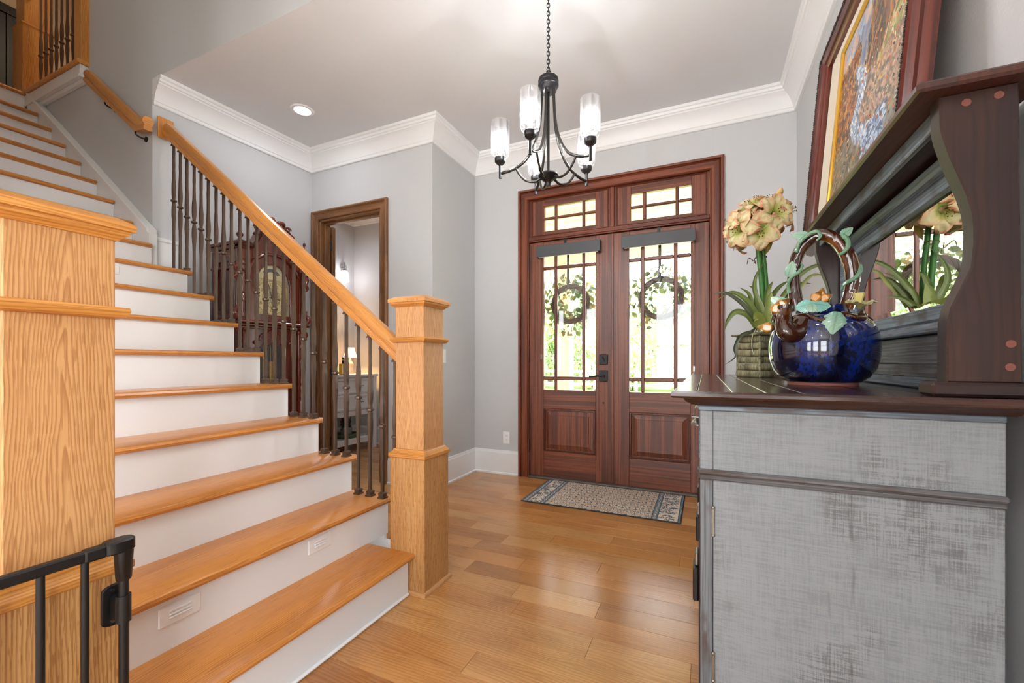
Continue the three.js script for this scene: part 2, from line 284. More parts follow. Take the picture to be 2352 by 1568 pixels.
// oak floor: every plank a piece of its own
{
  const f = struct('floor', 'wide oak plank floor with a satin finish');
  world(f, 'subfloor', [B(-7.4, -0.14, -4.6, 0.78, -0.021, 5.1), B(-7.4, -0.0205, 0.63, XR, -0.001, 5.1), B(-7.4, -0.0205, -1.75, -4.4, -0.001, 0.63)].map((g) => grain(g, 'x')), M.planks[0]);
  const r = rng(5), pw = 0.127;
  for (let k = -22; k < 18; k++) {
    const z = -1.652 + k * pw; let x = -4.4 + r() * -0.8;
    while (x < XR) {
      const L = r() < 0.3 ? 0.35 + r() * 0.35 : 0.7 + r() * 0.9, a = Math.max(x, -4.4), b = Math.min(x + L, XR);
      x += L;
      if (b - a < 0.06) continue;
      const under = (z > -1.7 && b < -1.6) || (z < -3.9 && a > -2.2) || (a > 0.02 && z > -3.4);   // below the stairs, outdoors, below the sideboard: one slab does
      const g = gbox(a + 0.0004, -0.02, z + 0.0004, b - 0.0004, -0.0002 + r() * 0.0003, z + pw - 0.0004, 'x', 0.0007, r() * 7, r() * 9);
      if (under) continue;
      const w = r(); world(f, 'plank', g, M.planks[w < 0.3 ? 0 : w < 0.5 ? 1 : w < 0.64 ? 2 : w < 0.8 ? 3 : w < 0.88 ? 4 : 5]);
    }
  }
  world(f, 'floor_fill', [B(0.02, -0.02, -3.4, XR, -0.001, 0.63), B(-4.4, -0.02, -1.62, -1.55, -0.0015, 0.63)].map((g) => grain(g, 'x', 1, 2)), M.planks[1]);
}
// walls with thickness
const wallOf = (name, list, mat = M.wall) => { const s = struct(name); world(s, 'plaster', list, mat); return s; };
wallOf('wall_front', [B(-2.244, 0, -3.89, -1.54, H1, ZD), B(0.058, 0, -3.89, 0.78, H1, ZD), B(-1.54, 2.64, -3.89, 0.058, H1, ZD)]);
wallOf('wall_right', [B(XR, 0, -3.89, 0.78, TOP, 0.7), B(XR, 0, 0.7, 0.78, 0.4, 3.7), B(XR, 2.6, 0.7, 0.78, TOP, 3.7), B(XR, 0.4, 2.0, 0.78, 2.6, 2.4), B(XR, 0, 3.7, 0.78, TOP, 5.1)]);
[[0.7, 2.0], [2.4, 3.7]].forEach(([a, b], i) => {  // windows out of view, placed to light the risers and newel faces
  const w = struct('window_' + (i + 6)), x = XR + 0.06;
  world(w, 'window_frame', [B(x, 0.4, a, x + 0.06, 2.6, a + 0.06), B(x, 0.4, b - 0.06, x + 0.06, 2.6, b), B(x, 0.4, a + 0.06, x + 0.06, 0.47, b - 0.06), B(x, 2.53, a + 0.06, x + 0.06, 2.6, b - 0.06), B(x, 1.5, a + 0.06, x + 0.06, 1.54, b - 0.06)], M.white);
  world(w, 'glass_pane', B(x + 0.028, 0.47, a + 0.06, x + 0.033, 2.53, b - 0.06), M.glass);
});
wallOf('wall_return', [B(-2.244, 0, -4.55, XA, H1, ZC - 0.12)]);
wallOf('wall_opening', [B(-2.66, 0, ZC - 0.12, XA, H1, ZC), B(-3.66, 0, ZC - 0.12, -3.43, H1, ZC), B(-3.43, 2.465, ZC - 0.12, -2.66, H1, ZC)]);
{ // the wall behind the tall clock, and the stair wall that meets it
  const s = struct('wall_clock');
  const g = slab([[-3.624, 1.7201], [-3.525, 3.0], [-3.66, 3.01], [-3.76, 1.7201]], H1, 0).rotateX(-PI / 2); // x, y -> x, -z
  world(s, 'plaster', grain(g), M.wall);
}
{ // the stair wall: full height beside the void, cut down to the landing at the left, open to the foyer below its header
  const w = struct('wall_stair');
  world(w, 'plaster', grain(slab([[-7.4, 0], [-3.624, 0], [-3.624, H1 + 0.0006], [0.7, H1 + 0.0006], [0.7, TOP], [-4.567, TOP], [-4.567, F2 - 0.02], [-7.4, F2 - 0.02]], 0.13, 0).translate(0, 0, ZS - 0.13)), M.wall);
}
wallOf('wall_near', [B(-7.4, 0, -0.33, -2.4, TOP, -0.2)]);
wallOf('wall_left', [B(-7.5, 0, -4.55, -7.4, TOP, 5.1)]);
wallOf('wall_upper_hall', [B(-7.4, F2 - 0.02, -3.3, -4.567, TOP, -3.16), B(-4.567, F2 - 0.02, -3.3, -4.45, TOP, ZS - 0.13)], M.cream);
wallOf('wall_upper_end', [B(-7.4, F2 - 0.02, -3.2, -7.3, TOP, -0.33)], M.cream);
wallOf('wall_bulkhead', [B(-0.95, H1, ZS, -0.82, TOP, 0.2), B(-2.4, H1, 0.07, -0.82, TOP, 0.2)]);
wallOf('wall_washroom', [B(-4.5, 0, -4.55, -4.38, H1, ZC - 0.12), B(-4.5, 0, -4.55, -2.244, H1, -4.41), B(-4.5, 0, ZC - 0.12, -3.6, H1, ZC)]);
{ // the wall behind the camera, with three unseen windows placed to bring daylight
  const s = struct('wall_back'), wins = [-4.6, -2.6, -0.6];
  const l = [B(-7.4, 0, 4.95, 0.78, 0.35, 5.1), B(-7.4, 2.75, 4.95, 0.78, H1, 5.1)]; let x = -7.4;
  wins.forEach((c, i) => { l.push(B(x, 0.35, 4.95, c - 0.7, 2.75, 5.1)); x = c + 0.7; }); l.push(B(x, 0.35, 4.95, 0.78, 2.75, 5.1));
  world(s, 'plaster', l, M.wall);
  wins.forEach((c, i) => {
    const w = struct('window_' + (i + 3));
    world(w, 'window_frame', [B(c - 0.7, 0.35, 4.98, c - 0.64, 2.75, 5.06), B(c + 0.64, 0.35, 4.98, c + 0.7, 2.75, 5.06), B(c - 0.64, 0.35, 4.98, c + 0.64, 0.42, 5.06), B(c - 0.64, 2.68, 4.98, c + 0.64, 2.75, 5.06), B(c - 0.64, 1.52, 4.98, c + 0.64, 1.57, 5.06)], M.white);
    world(w, 'glass_pane', B(c - 0.64, 0.42, 5.015, c + 0.64, 2.68, 5.02), M.glass);
  });
}
{ const s = struct('ceiling'); world(s, 'plaster', [B(-3.64, H1, -3.89, 0.7, H1 + 0.1, ZS - 0.0006), B(-4.55, H1, -4.55, -2.1, H1 + 0.12, ZC - 0.0), B(-0.82, H1, ZS + 0.0006, 0.7, H1 + 0.1, 0.2), B(-7.4, H1, 0.07, -0.83, H1 + 0.1, 5.1), B(-0.83, H1, 0.2004, 0.7, H1 + 0.1, 5.1)], M.ceiling); }
{ const s = struct('ceiling_upper'); world(s, 'plaster', B(-7.5, TOP, -4.6, 0.78, TOP + 0.12, 5.1), M.ceiling); }
{ const s = struct('floor_upper'); world(s, 'landing_boards', [grain(B(-7.4, F2 - 0.02, -3.15, rx(18) - 0.1, F2 - 0.001, -0.34), 'z'), grain(B(rx(18) - 0.099, F2 - 0.02, -3.15, -4.567, F2 - 0.001, -1.86), 'x')], M.planks[1]); world(s, 'joists', [B(-7.4, H1, -3.3, rx(18) - 0.03, F2 - 0.0205, -0.34), B(rx(18) - 0.029, H1, -3.3, -4.46, F2 - 0.02, ZS - 0.135)], M.white); }

// crown moulding, baseboards
const UP = V(0, 1, 0);
{
  const y0 = 2.937, pr = shut([[0, y0], [0.016, y0], [0.02, y0 + 0.006], [0.02, y0 + 0.022], [0.026, y0 + 0.028], [0.028, y0 + 0.036], [0.038, y0 + 0.062], [0.056, y0 + 0.094], [0.082, y0 + 0.122], [0.092, y0 + 0.128], [0.092, y0 + 0.138], [0.103, y0 + 0.142], [0.108, y0 + 0.158], [0.118, y0 + 0.163], [0.12, H1], [0, H1]]);
  const s = struct('trim_1', 'white stepped crown moulding round the foyer ceiling');
  part(s, 'crown_moulding', sweep(pr, [[-3.624, 0, ZS - 0.001], [-3.525, 0, ZC], [XA, 0, ZC], [XA, 0, ZD], [XR, 0, ZD], [XR, 0, 4.95]], UP, { crease: 0.35 }), M.white);
  const s2 = struct('trim_2'); part(s2, 'crown_moulding', sweep(pr, [[-4.38, 0, ZC - 0.12], [-4.38, 0, -4.41], [-2.244, 0, -4.41], [-2.244, 0, ZC - 0.12]], UP, { crease: 0.35 }), M.white);
  const bp = shut([[0, 0.229], [0.010, 0.229], [0.013, 0.222], [0.013, 0.212], [0.018, 0.204], [0.018, 0.02], [0.03, 0.014], [0.03, 0], [0, 0]]);
  const s3 = struct('baseboard_left'); part(s3, 'baseboard', sweep(bp, [[-2.571, 0, ZC], [XA, 0, ZC], [XA, 0, ZD], [-1.6216, 0, ZD]], UP), M.white);
  const s4 = struct('baseboard_right'); part(s4, 'baseboard', sweep(bp, [[0.132, 0, ZD], [XR, 0, ZD], [XR, 0, 4.9]], UP), M.white);
  const s5 = struct('baseboard_washroom'); part(s5, 'baseboard', sweep(bp, [[-4.38, 0, ZC - 0.12], [-4.38, 0, -4.41], [-2.244, 0, -4.41], [-2.244, 0, ZC - 0.12]], UP), M.white);
}
{ // dark-stained casing of the washroom doorway, with jambs and the open door behind it
  const s = struct('door_3', 'dark walnut-stained cased doorway with its door swung inward');
  const cp = shut([[0, 0], [0, 0.012], [0.008, 0.017], [0.016, 0.013], [0.05, 0.017], [0.058, 0.022], [0.066, 0.032], [0.076, 0.032], [0.084, 0.024], [0.084, 0]]);
  part(s, 'casing', sweep(cp, [[-2.66, 0, ZC], [-2.66, 2.465, ZC], [-3.43, 2.465, ZC], [-3.43, 0, ZC]], V(0, 0, 1)), M.walnut);
  world(s, 'jamb', [gbox(-3.432, 0, ZC - 0.12, -3.41, 2.465, ZC), gbox(-2.68, 0, ZC - 0.12, -2.658, 2.465, ZC), gbox(-3.43, 2.445, ZC - 0.12, -2.66, 2.467, ZC, 'x')], M.walnut);
  world(s, 'door_stop', [gbox(-3.41, 0, ZC - 0.08, -3.398, 2.44, ZC - 0.045), gbox(-2.692, 0, ZC - 0.08, -2.68, 2.44, ZC - 0.045), gbox(-3.41, 2.43, ZC - 0.08, -2.68, 2.445, ZC - 0.045, 'x')], M.walnut);
  world(s, 'door_leaf', gbox(-4.17, 0.012, ZC - 0.185, -3.41, 2.44, ZC - 0.145), M.walnut);
  for (const y of [0.25, 0.93, 2.2]) world(s, 'hinge', rod([-3.398, y, ZC - 0.115], [-3.398, y + 0.09, ZC - 0.115], 0.008), M.black);
}

// ---------- the front entry: casing, two glazed doors, two transoms ----------
const ZF = -3.745, ZB = -3.79;                    // inside and outside faces of the doors
{
  const s = struct('trim_3', 'wide mahogany casing round the double front door');
  const cp = shut([[0, 0], [0, 0.012], [0.006, 0.017], [0.013, 0.013], [0.058, 0.016], [0.064, 0.022], [0.07, 0.018], [0.074, 0.034], [0.085, 0.036], [0.092, 0.028], [0.096, 0.024], [0.096, 0]]);
  part(s, 'casing', sweep(cp, [[0.041, 0, ZD], [0.041, 2.612, ZD], [-1.524, 2.612, ZD], [-1.524, 0, ZD]], V(0, 0, 1)), M.casing);
  world(s, 'jamb', [gbox(-1.545, 0, -3.89, -1.517, 2.63, ZD + 0.001), gbox(0.034, 0, -3.89, 0.062, 2.63, ZD + 0.001), gbox(-1.53, 2.612, -3.89, 0.05, 2.64, ZD + 0.001, 'x')], M.casing);
  world(s, 'door_stop', [gbox(-1.517, 0.018, -3.86, -1.497, 2.214, ZB - 0.002), gbox(0.014, 0.018, -3.86, 0.034, 2.214, ZB - 0.002), gbox(-1.497, 2.192, -3.86, 0.014, 2.214, ZB - 0.002, 'x')], M.casing);
  world(s, 'transom_bar', [gbox(-1.517, 2.214, -3.86, 0.034, 2.262, ZD - 0.002, 'x'), gbox(-1.517, 2.225, ZD - 0.002, 0.034, 2.25, ZD + 0.008, 'x')], M.casing);
  world(s, 'mullion', [gbox(-0.752, 2.262, -3.86, -0.722, 2.612, ZD - 0.004)], M.casing);
  world(s, 'threshold', [gbox(-1.517, 0, -3.92, 0.034, 0.018, -3.70, 'x', 0.006)], std({ color: 0x6f675f, metalness: 0.5, roughness: 0.45 }));
}
const bead = shut([[0, 0], [0, 0.004], [0.004, 0.009], [0.009, 0.008], [0.013, 0.002], [0.013, 0]]);
const loop = (x0, y0, x1, y1, z) => [[x1, y0, z], [x1, y1, z], [x0, y1, z], [x0, y0, z]];
// a wood frame with glass cut into panes by muntins
function sash(s, x0, y0, x1, y1, xs, ys, zf, zb) {
  const X = [x0, ...xs.flat(), x1], Y = [y0, ...ys.flat(), y1];
  for (const [a, b] of xs) world(s, 'muntin', gbox(a, y0, zb + 0.006, b, y1, zf - 0.006, 'y', 0.006), M.mahogany);
  for (const [a, b] of ys) for (let i = 0; i < X.length; i += 2) world(s, 'muntin', gbox(X[i], a, zb + 0.007, X[i + 1], b, zf - 0.007, 'x', 0.006, 0, i), M.mahogany);
  for (let i = 0; i < X.length; i += 2) for (let j = 0; j < Y.length; j += 2) world(s, 'glass_pane', box(X[i] - 0.003, Y[j] - 0.003, (zf + zb) / 2 - 0.002, X[i + 1] + 0.003, Y[j + 1] + 0.003, (zf + zb) / 2 + 0.002, 0.0005), M.glass);
}
function entryDoor(name, label, x0, x1, g0, g1, xs, hingeX) {
  const s = struct(name, label);
  world(s, 'stile', gbox(x0, 0.02, ZB, g0, 2.207, ZF, 'y', 0.002, 0.1, 0.3), M.mahogany); world(s, 'stile', gbox(g1, 0.02, ZB, x1, 2.207, ZF, 'y', 0.002, 0.27, 0.9), M.mahogany);
  for (const [a, b] of [[2.088, 2.207], [0.655, 0.826], [0.02, 0.255]]) world(s, 'rail', gbox(g0, a, ZB, g1, b, ZF - 0.0005, 'x', 0.002, a, 0.2), M.mahogany);
  sash(s, g0, 0.826, g1, 2.088, xs, [[0.918, 0.951], [1.945, 1.976]], ZF, ZB);
  const p0 = g0, p1 = g1;
  world(s, 'panel', [gbox(p0, 0.255, ZB + 0.01, p1, 0.655, ZF - 0.016, 'y', 0.001)], M.mahogany);
  world(s, 'panel_moulding', sweep(bead, loop(p0 + 0.018, 0.273, p1 - 0.018, 0.637, ZF - 0.005), V(0, 0, 1), { closed: true }), M.mahogany);
  { // raised field with a sloping margin
    const z = ZF - 0.016, a = p0 + 0.024, b = p1 - 0.024, c = 0.28, d = 0.63, k = 0.036, h = 0.014;
    const f = (x0, y0, x1, y1, i, z1) => [[x0 + i, y0 + i, z1], [x1 - i, y0 + i, z1], [x1 - i, y1 - i, z1], [x0 + i, y1 - i, z1]];
    const rings = [f(a, c, b, d, 0, z), f(a, c, b, d, k, z + h * 0.75), f(a, c, b, d, k + 0.003, z + h)], pos = [];
    for (let i = 0; i < 2; i++) for (let j = 0; j < 4; j++) { const q = (j + 1) % 4; pos.push(...rings[i][j], ...rings[i][q], ...rings[i + 1][q], ...rings[i][j], ...rings[i + 1][q], ...rings[i + 1][j]); }
    const t = rings[2]; pos.push(...t[0], ...t[1], ...t[2], ...t[0], ...t[2], ...t[3]);
    const g = new THREE.BufferGeometry(); g.setAttribute('position', new THREE.Float32BufferAttribute(pos, 3)); g.computeVertexNormals(); world(s, 'raised_panel', grain(g, 'y', 0.35, 0.2), M.mahogany);
  }
  for (const y of [0.235, 1.09, 1.962]) world(s, 'hinge', [rod([hingeX, y, ZF + 0.008], [hingeX, y + 0.11, ZF + 0.008], 0.008), ball(hingeX, y, ZF + 0.008, 0.009, 8), ball(hingeX, y + 0.11, ZF + 0.008, 0.009, 8)], M.black);
  return s;
}
const dl = entryDoor('door_1', 'left leaf of the mahogany front door, with lever and deadbolt', -1.513, -0.741, -1.376, -0.886, [[-1.2755, -1.247], [-1.011, -0.983]], -1.52);
const dr = entryDoor('door_2', 'right leaf of the mahogany front door, beside the sideboard', -0.736, 0.03, -0.594, -0.105, [[-0.4975, -0.468], [-0.236, -0.206]], 0.037);
world(dr, 'astragal', gbox(-0.748, 0.02, ZF - 0.002, -0.728, 2.207, ZF + 0.006, 'y', 0.003), M.mahogany);
world(dl, 'deadbolt_plate', box(-0.852, 1.062, ZF, -0.776, 1.152, ZF + 0.012, 0.004), M.black); world(dl, 'thumb_turn', [rod([-0.822, 1.13, ZF + 0.022], [-0.803, 1.088, ZF + 0.022], 0.006), rod([-0.813, 1.108, ZF], [-0.813, 1.108, ZF + 0.024], 0.007)], M.black);
world(dl, 'handle_plate', box(-0.853, 0.913, ZF, -0.778, 1.012, ZF + 0.012, 0.004), M.black);
world(dl, 'lever', [rod([-0.815, 0.962, ZF], [-0.815, 0.962, ZF + 0.05], 0.016, 14), tube([[-0.81, 0.962, ZF + 0.05], [-0.85, 0.965, ZF + 0.053], [-0.90, 0.957, ZF + 0.05], [-0.935, 0.958, ZF + 0.046]], [0.01, 0.009, 0.007, 0.005], 14, 8)], M.black);
world(dl, 'viewer', rod([-0.816, 0.725, ZF - 0.001], [-0.816, 0.725, ZF + 0.004], 0.009, 12), M.black);
for (const [n, x0, x1, g0, g1, y0, y1, xs, ys, lab] of [['window_1', -1.516, -0.753, -1.371, -0.89, 2.306, 2.536, [[-1.275, -1.247], [-1.012, -0.984]], [[2.414, 2.440]], 'six-pane transom window over the left door'], ['window_2', -0.721, 0.033, -0.58, -0.101, 2.298, 2.527, [[-0.486, -0.454], [-0.223, -0.196]], [[2.401, 2.426]], 'six-pane transom window over the right door']]) {
  const s = struct(n, lab), zf = ZF - 0.004, zb = ZB;
  world(s, 'stile', gbox(x0, 2.262, zb, g0, 2.612, zf, 'y', 0.002), M.mahogany); world(s, 'stile', gbox(g1, 2.262, zb, x1, 2.612, zf, 'y', 0.002, 0.2), M.mahogany);
  world(s, 'rail', gbox(g0, 2.262, zb, g1, y0, zf - 0.0004, 'x', 0.002), M.mahogany); world(s, 'rail', gbox(g0, y1, zb, g1, 2.612, zf - 0.0004, 'x', 0.002, 0.3), M.mahogany);
  world(s, 'panel_moulding', sweep(bead, loop(x0 + 0.028, 2.278, x1 - 0.028, 2.598, zf), V(0, 0, 1), { closed: true }), M.casing);
  sash(s, g0, y0, g1, y1, xs, ys, zf, zb);
}

// ---------- lamps in the ceilings ----------
const glow = (c, k) => new THREE.MeshStandardMaterial({ color: 0xffffff, emissive: c, emissiveIntensity: k, roughness: 0.6 });
function recessed(x, y, z, label, group, I, size = 0.15, col = 0xf3f6ff) {
  const t = thing('recessed_light', label, 'ceiling light', [x, y, z], 0, group);
  part(t, 'trim_ring', lathe([[0.062, -0.001], [0.064, -0.007], [0.078, -0.007], [0.088, -0.003], [0.09, 0.0005]], 32), M.white);
  part(t, 'lens', lathe([[0.0001, -0.004], [0.05, -0.004], [0.064, -0.002]], 32), glow(col, 4));
  const l = new THREE.RectAreaLight(col, I, size, size); l.position.set(0, -0.012, 0); l.rotation.x = -PI / 2; t.add(l);
  return t;
}
recessed(-2.966, H1, -2.432, 'round recessed ceiling light above the tall clock', null, CAN * 1.1);
for (const [x, z] of [[-0.6, 0.9], [-0.6, 2.6], [-2.4, 1.2], [-2.4, 3.0], [-4.4, 1.6], [-4.4, 3.4], [-0.15, -0.55]]) recessed(x, H1, z, 'added recessed ceiling light out of view in the hall, fill for the foyer', 'added fill lights out of view in the hall', CAN);  // cans added out of view as the main fill for the foyer
for (const [x, z, k] of [[-5.2, -2.5, 1.3], [-3.2, -1.0, 0.8]]) recessed(x, TOP, z, 'unseen recessed ceiling light of the upper floor, lighting the landing and stair wall', 'unseen recessed lights upstairs', UPPER * k, 0.15, 0xffe6c8);  // out of view, placed to light the landing and stair wall
recessed(-3.3, H1, -3.7, 'unseen recessed ceiling light brightening the washroom walls', null, CAN * 2.2);  // out of view, placed to brighten the washroom walls

// ---------- the staircase: oak treads, white risers ----------
const zEnd = (n) => n <= 9 ? -1.79 : -1.662;
{
  const s = thing('staircase', 'long straight staircase of oak treads and white risers', 'staircase', [-1.2, 0, -1.0]);
  for (let n = 1; n <= 18; n++) {
    const y = n * RISE, xf = rx(n) + 0.03, xb = n < 18 ? rx(n + 1) - 0.001 : rx(18) - 0.09, z1 = n === 1 ? -1.617 : zEnd(n), z0 = n === 1 ? -0.505 : -0.335, t = 0.027, yt = n === 18 ? F2 + 0.0 : y;
    const o = [[xb, yt - t], [xf - 0.012, yt - t], [xf - 0.004, yt - t + 0.004], [xf, yt - t / 2], [xf - 0.004, yt - 0.004], [xf - 0.012, yt], [xb, yt]];
    world(s, 'tread', grain(toCreasedNormals(slab(o, z0 - z1, 0.004), 0.7).translate(0, 0, z1), 'z', n * 0.37, n * 0.53), M.tread);
    world(s, 'riser', gbox(rx(n) - 0.018, n * RISE - RISE + (n === 1 ? 0 : -0.002), n === 1 ? -1.605 : n <= 9 ? -1.759 : -1.668, rx(n), yt - t + 0.001, n === 1 ? -0.52 : -0.335, 'z', 0.0008), M.white);
  }
  world(s, 'quarter_round', gbox(rx(1), 0, -1.6, rx(1) + 0.014, 0.016, -0.52, 'z', 0.006), M.white);
  const st = [[rx(1) - 0.01, 0.001]]; for (let n = 1; n <= 9; n++) { st.push([rx(n) - 0.01, n * RISE - 0.032], [rx(n + 1) - 0.01, n * RISE - 0.032]); } st.push([rx(10) - 0.01, 0.001]);
  world(s, 'stringer', slab(st.slice().reverse(), 0.016, 0).translate(0, 0, -1.7585), M.white);
  // wall skirt with its cap, right of the upper treads
  const ln = (x, d) => (-0.979 - x) * RISE / RUN + d, a = -3.56, b = -5.5;
  world(s, 'skirt_board', slab([[a, ln(a, -0.42)], [a, ln(a, 0.035)], [b, ln(b, 0.035)], [b, ln(b, -0.42)]].reverse(), 0.05, 0.001).translate(0, 0, ZS + 0.0005), M.white);
  world(s, 'skirt_cap', slab([[a, ln(a, 0.036)], [a, ln(a, 0.066)], [b, ln(b, 0.066)], [b, ln(b, 0.036)]].reverse(), 0.062, 0.005).translate(0, 0, ZS + 0.0005), M.white);
}
{ // short white skirt where the stair meets the clock wall
  const t = struct('trim_4'); const z0 = ZS, z1 = -1.87;
  world(t, 'skirt_board', box(-3.64, 1.55, z1, -3.60, 1.955, z0, 0.001), M.white); world(t, 'skirt_cap', box(-3.64, 1.955, z1, -3.59, 1.985, z0 + 0.006, 0.005), M.white);
}
// louvred step lights let into the risers
function stepLight(x, y, z, w, h, label) {
  const t = thing('step_light', label, 'step light', [x, y, z]);
  const fr = [[z - w / 2, y - h / 2], [z + w / 2, y - h / 2], [z + w / 2, y + h / 2], [z - w / 2, y + h / 2]];
  part(t, 'plate', box(0, -h / 2, -w / 2, 0.006, h / 2, w / 2, 0.003), M.plastic);
  for (let i = -1; i <= 1; i++) part(t, 'louvre', box(0, -0.004, -w * 0.27, 0.009, 0.004, w * 0.27, 0.003).rotateZ(0.5).translate(0.004, i * h * 0.17, 0), M.plastic);
  for (const s of [-1, 1]) part(t, 'screw', rod([0.005, 0, s * w * 0.42], [0.0075, 0, s * w * 0.42], 0.0035, 8), M.plastic);
  return t;
}
stepLight(rx(2), 0.305, -1.325, 0.118, 0.062, 'white louvred step light on the second riser, nearer the far newel');
stepLight(rx(2), 0.300, -0.79, 0.118, 0.062, 'white louvred step light on the second riser, nearer the safety gate');
stepLight(rx(9), 1.655, -1.33, 0.1, 0.075, 'small white step light on a high riser behind the near newel');

// ---------- newel posts ----------
function newel(name, label, x, z, turn) {
  const t = thing(name, label, 'newel post', [x, 0, z], turn), q = 0.082, b = 0.1;
  const y0 = Math.round(x * 10) === -13 ? 0 : 0;
  const face = (h, y1, y2, m, du) => part(t, 'post', gbox(-h, y1, -h, h, y2, h, 'y', 0.002, du, 0.2), m);
  part(t, 'lower_box', gbox(-b, y0, -b, b, 0.632, b, 'y', 0.002, 0.085, 0.1), M.newelB);
  face(q, 0.63, 1.36, M.newel, 0.085);
  const ring = (h, pr, y) => sweep(shut(pr), [[-h, y, h], [h, y, h], [h, y, -h], [-h, y, -h]], UP, { closed: true });
  part(t, 'lower_moulding', ring(q, [[0, 0], [0.02, 0], [0.024, 0.004], [0.024, 0.018], [0.019, 0.022], [0.01, 0.03], [0.006, 0.04], [0, 0.042]], 0.628), M.trim);
  part(t, 'band_moulding', ring(q, [[0, 0], [0.006, 0], [0.014, 0.004], [0.018, 0.011], [0.02, 0.017], [0.018, 0.024], [0, 0.026]], 1.175), M.trim);
  part(t, 'cap_moulding', ring(q, [[0, 0], [0.004, 0], [0.009, 0.006], [0.018, 0.012], [0.02, 0.02], [0, 0.02]], 1.345), M.trim);
  const f = (h, y) => [[-h, y, h], [h, y, h], [h, y, -h], [-h, y, -h]], c = [f(0.1, 1.364), f(0.108, 1.366), f(0.108, 1.381), f(0.085, 1.395), f(0.02, 1.399)], pos = [];
  for (let i = 0; i < 4; i++) for (let j = 0; j < 4; j++) { const k = (j + 1) % 4; pos.push(...c[i][j], ...c[i][k], ...c[i + 1][k], ...c[i][j], ...c[i + 1][k], ...c[i + 1][j]); }
  pos.push(...c[4][0], ...c[4][1], ...c[4][2], ...c[4][0], ...c[4][2], ...c[4][3], ...c[0][2], ...c[0][1], ...c[0][0], ...c[0][3], ...c[0][2], ...c[0][0]);
  const g = new THREE.BufferGeometry(); g.setAttribute('position', new THREE.Float32BufferAttribute(pos, 3)); g.computeVertexNormals();
  part(t, 'cap', grain(g, 'z', 0.3, 0.1), M.trim);
  part(t, 'base_shoe', ring(b, [[0, 0], [0.013, 0], [0.013, 0.01], [0.009, 0.017], [0, 0.019]], 0), M.shoe);
  return t;
}
newel('newel_post', 'square oak newel post where the handrail ends at the foot of the stairs', -1.277, -1.716, 0);
newel('newel_post', 'large square oak newel post in the left foreground behind the safety gate', -1.252, -0.405, 0);

// ---------- balustrade: rail, rosette, hammered iron balusters ----------
const zRail = (x) => lerp(-1.716, -1.785, clamp((-1.36 - x) / 2.25)), yRail = (x) => 1.234 + (RISE / RUN) * (-1.607 - x);   // underside of the rail
const railProf = shut([[-0.022, 0], [0.022, 0], [0.026, 0.006], [0.026, 0.022], [0.02, 0.032], [0.03, 0.045], [0.034, 0.06], [0.031, 0.076], [0.02, 0.09], [0, 0.095], [-0.02, 0.09], [-0.031, 0.076], [-0.034, 0.06], [-0.03, 0.045], [-0.02, 0.032], [-0.026, 0.022], [-0.026, 0.006]]);
function railGeo(pts, z) { // pts in x, y along the stair; profile stands square to the rail
  const g = sweep(railProf.map(([a, b]) => [b, a]), pts.map((p) => [p[0], p[1], 0]), V(0, 0, 1), { crease: 0.6 });
  return g;
}
// one iron bar of length L with its knuckle at height k
const barProto = (() => {
  const sq = (pts) => { // square lofted bar: [y, half, turn]
    const pos = []; const ring = ([y, h, a]) => [0, 1, 2, 3].map((i) => { const q = a + i * PI / 2 + PI / 4; return [cos(q) * h * 1.414, y, sin(q) * h * 1.414]; });
    let p = ring(pts[0]); for (let i = 1; i < pts.length; i++) { const q = ring(pts[i]); for (let j = 0; j < 4; j++) { const k = (j + 1) % 4; pos.push(...p[j], ...q[k], ...p[k], ...p[j], ...q[j], ...q[k]); } p = q; }
    const g = new THREE.BufferGeometry(); g.setAttribute('position', new THREE.Float32BufferAttribute(pos, 3)); g.computeVertexNormals(); return g;
  };
  const cache = new Map();
  return (L, k) => {
    const key = L.toFixed(3) + k; if (cache.has(key)) return cache.get(key);
    const r = rng((L * 1000 | 0) + (k * 100 | 0)), pts = []; const h0 = 0.0068, sp = 0.2;
    for (let y = 0; y < L; y += 0.03) {
      const d = Math.abs(y - k); if (d < 0.012) continue;
      let h = h0 + (r() - 0.5) * 0.0009; if (d < sp) { const t = d / sp; h += 0.0036 * Math.sin(PI * Math.pow(1 - t, 1.5)) * sst(0.05, 0.25, t + 0.03) ; }
      pts.push([y, h, (r() - 0.5) * 0.05]);
    }
    pts.push([L, h0, 0]);
    const g = { bar: sq(pts), knuckle: lathe([[0.001, -0.014], [0.008, -0.013], [0.011, -0.009], [0.0185, -0.005], [0.0195, 0], [0.0185, 0.005], [0.011, 0.009], [0.008, 0.013], [0.001, 0.014]], 14).translate(0, k, 0), shoe: sq([[0, 0.019, 0], [0.008, 0.019, 0], [0.009, 0.0145, 0], [0.02, 0.0145, 0], [0.0215, 0.016, 0], [0.026, 0.016, 0], [0.032, 0.008, 0], [0.034, 0.001, 0]]), collar: sq([[0, 0.001, 0], [0, 0.0135, 0], [0.008, 0.0145, 0], [0.009, 0.0115, 0], [0.022, 0.0115, 0], [0.024, 0.001, 0]]).translate(0, L - 0.03, 0) };
    cache.set(key, g); return g;
  };
})();
const H3 = [0.372, 0.452, 0.513];
function baluster(t, x, y, z, L, k, collar = true) {
  const g = barProto(Math.round(L * 500) / 500, k), m = part(t, 'baluster', g.bar, M.iron); m.position.set(x - t.position.x, y - t.position.y, z - t.position.z);
  part(m, 'knuckle', g.knuckle, M.iron); part(m, 'shoe', g.shoe, M.iron); if (collar) part(m, 'collar', g.collar, M.iron); return m;
}
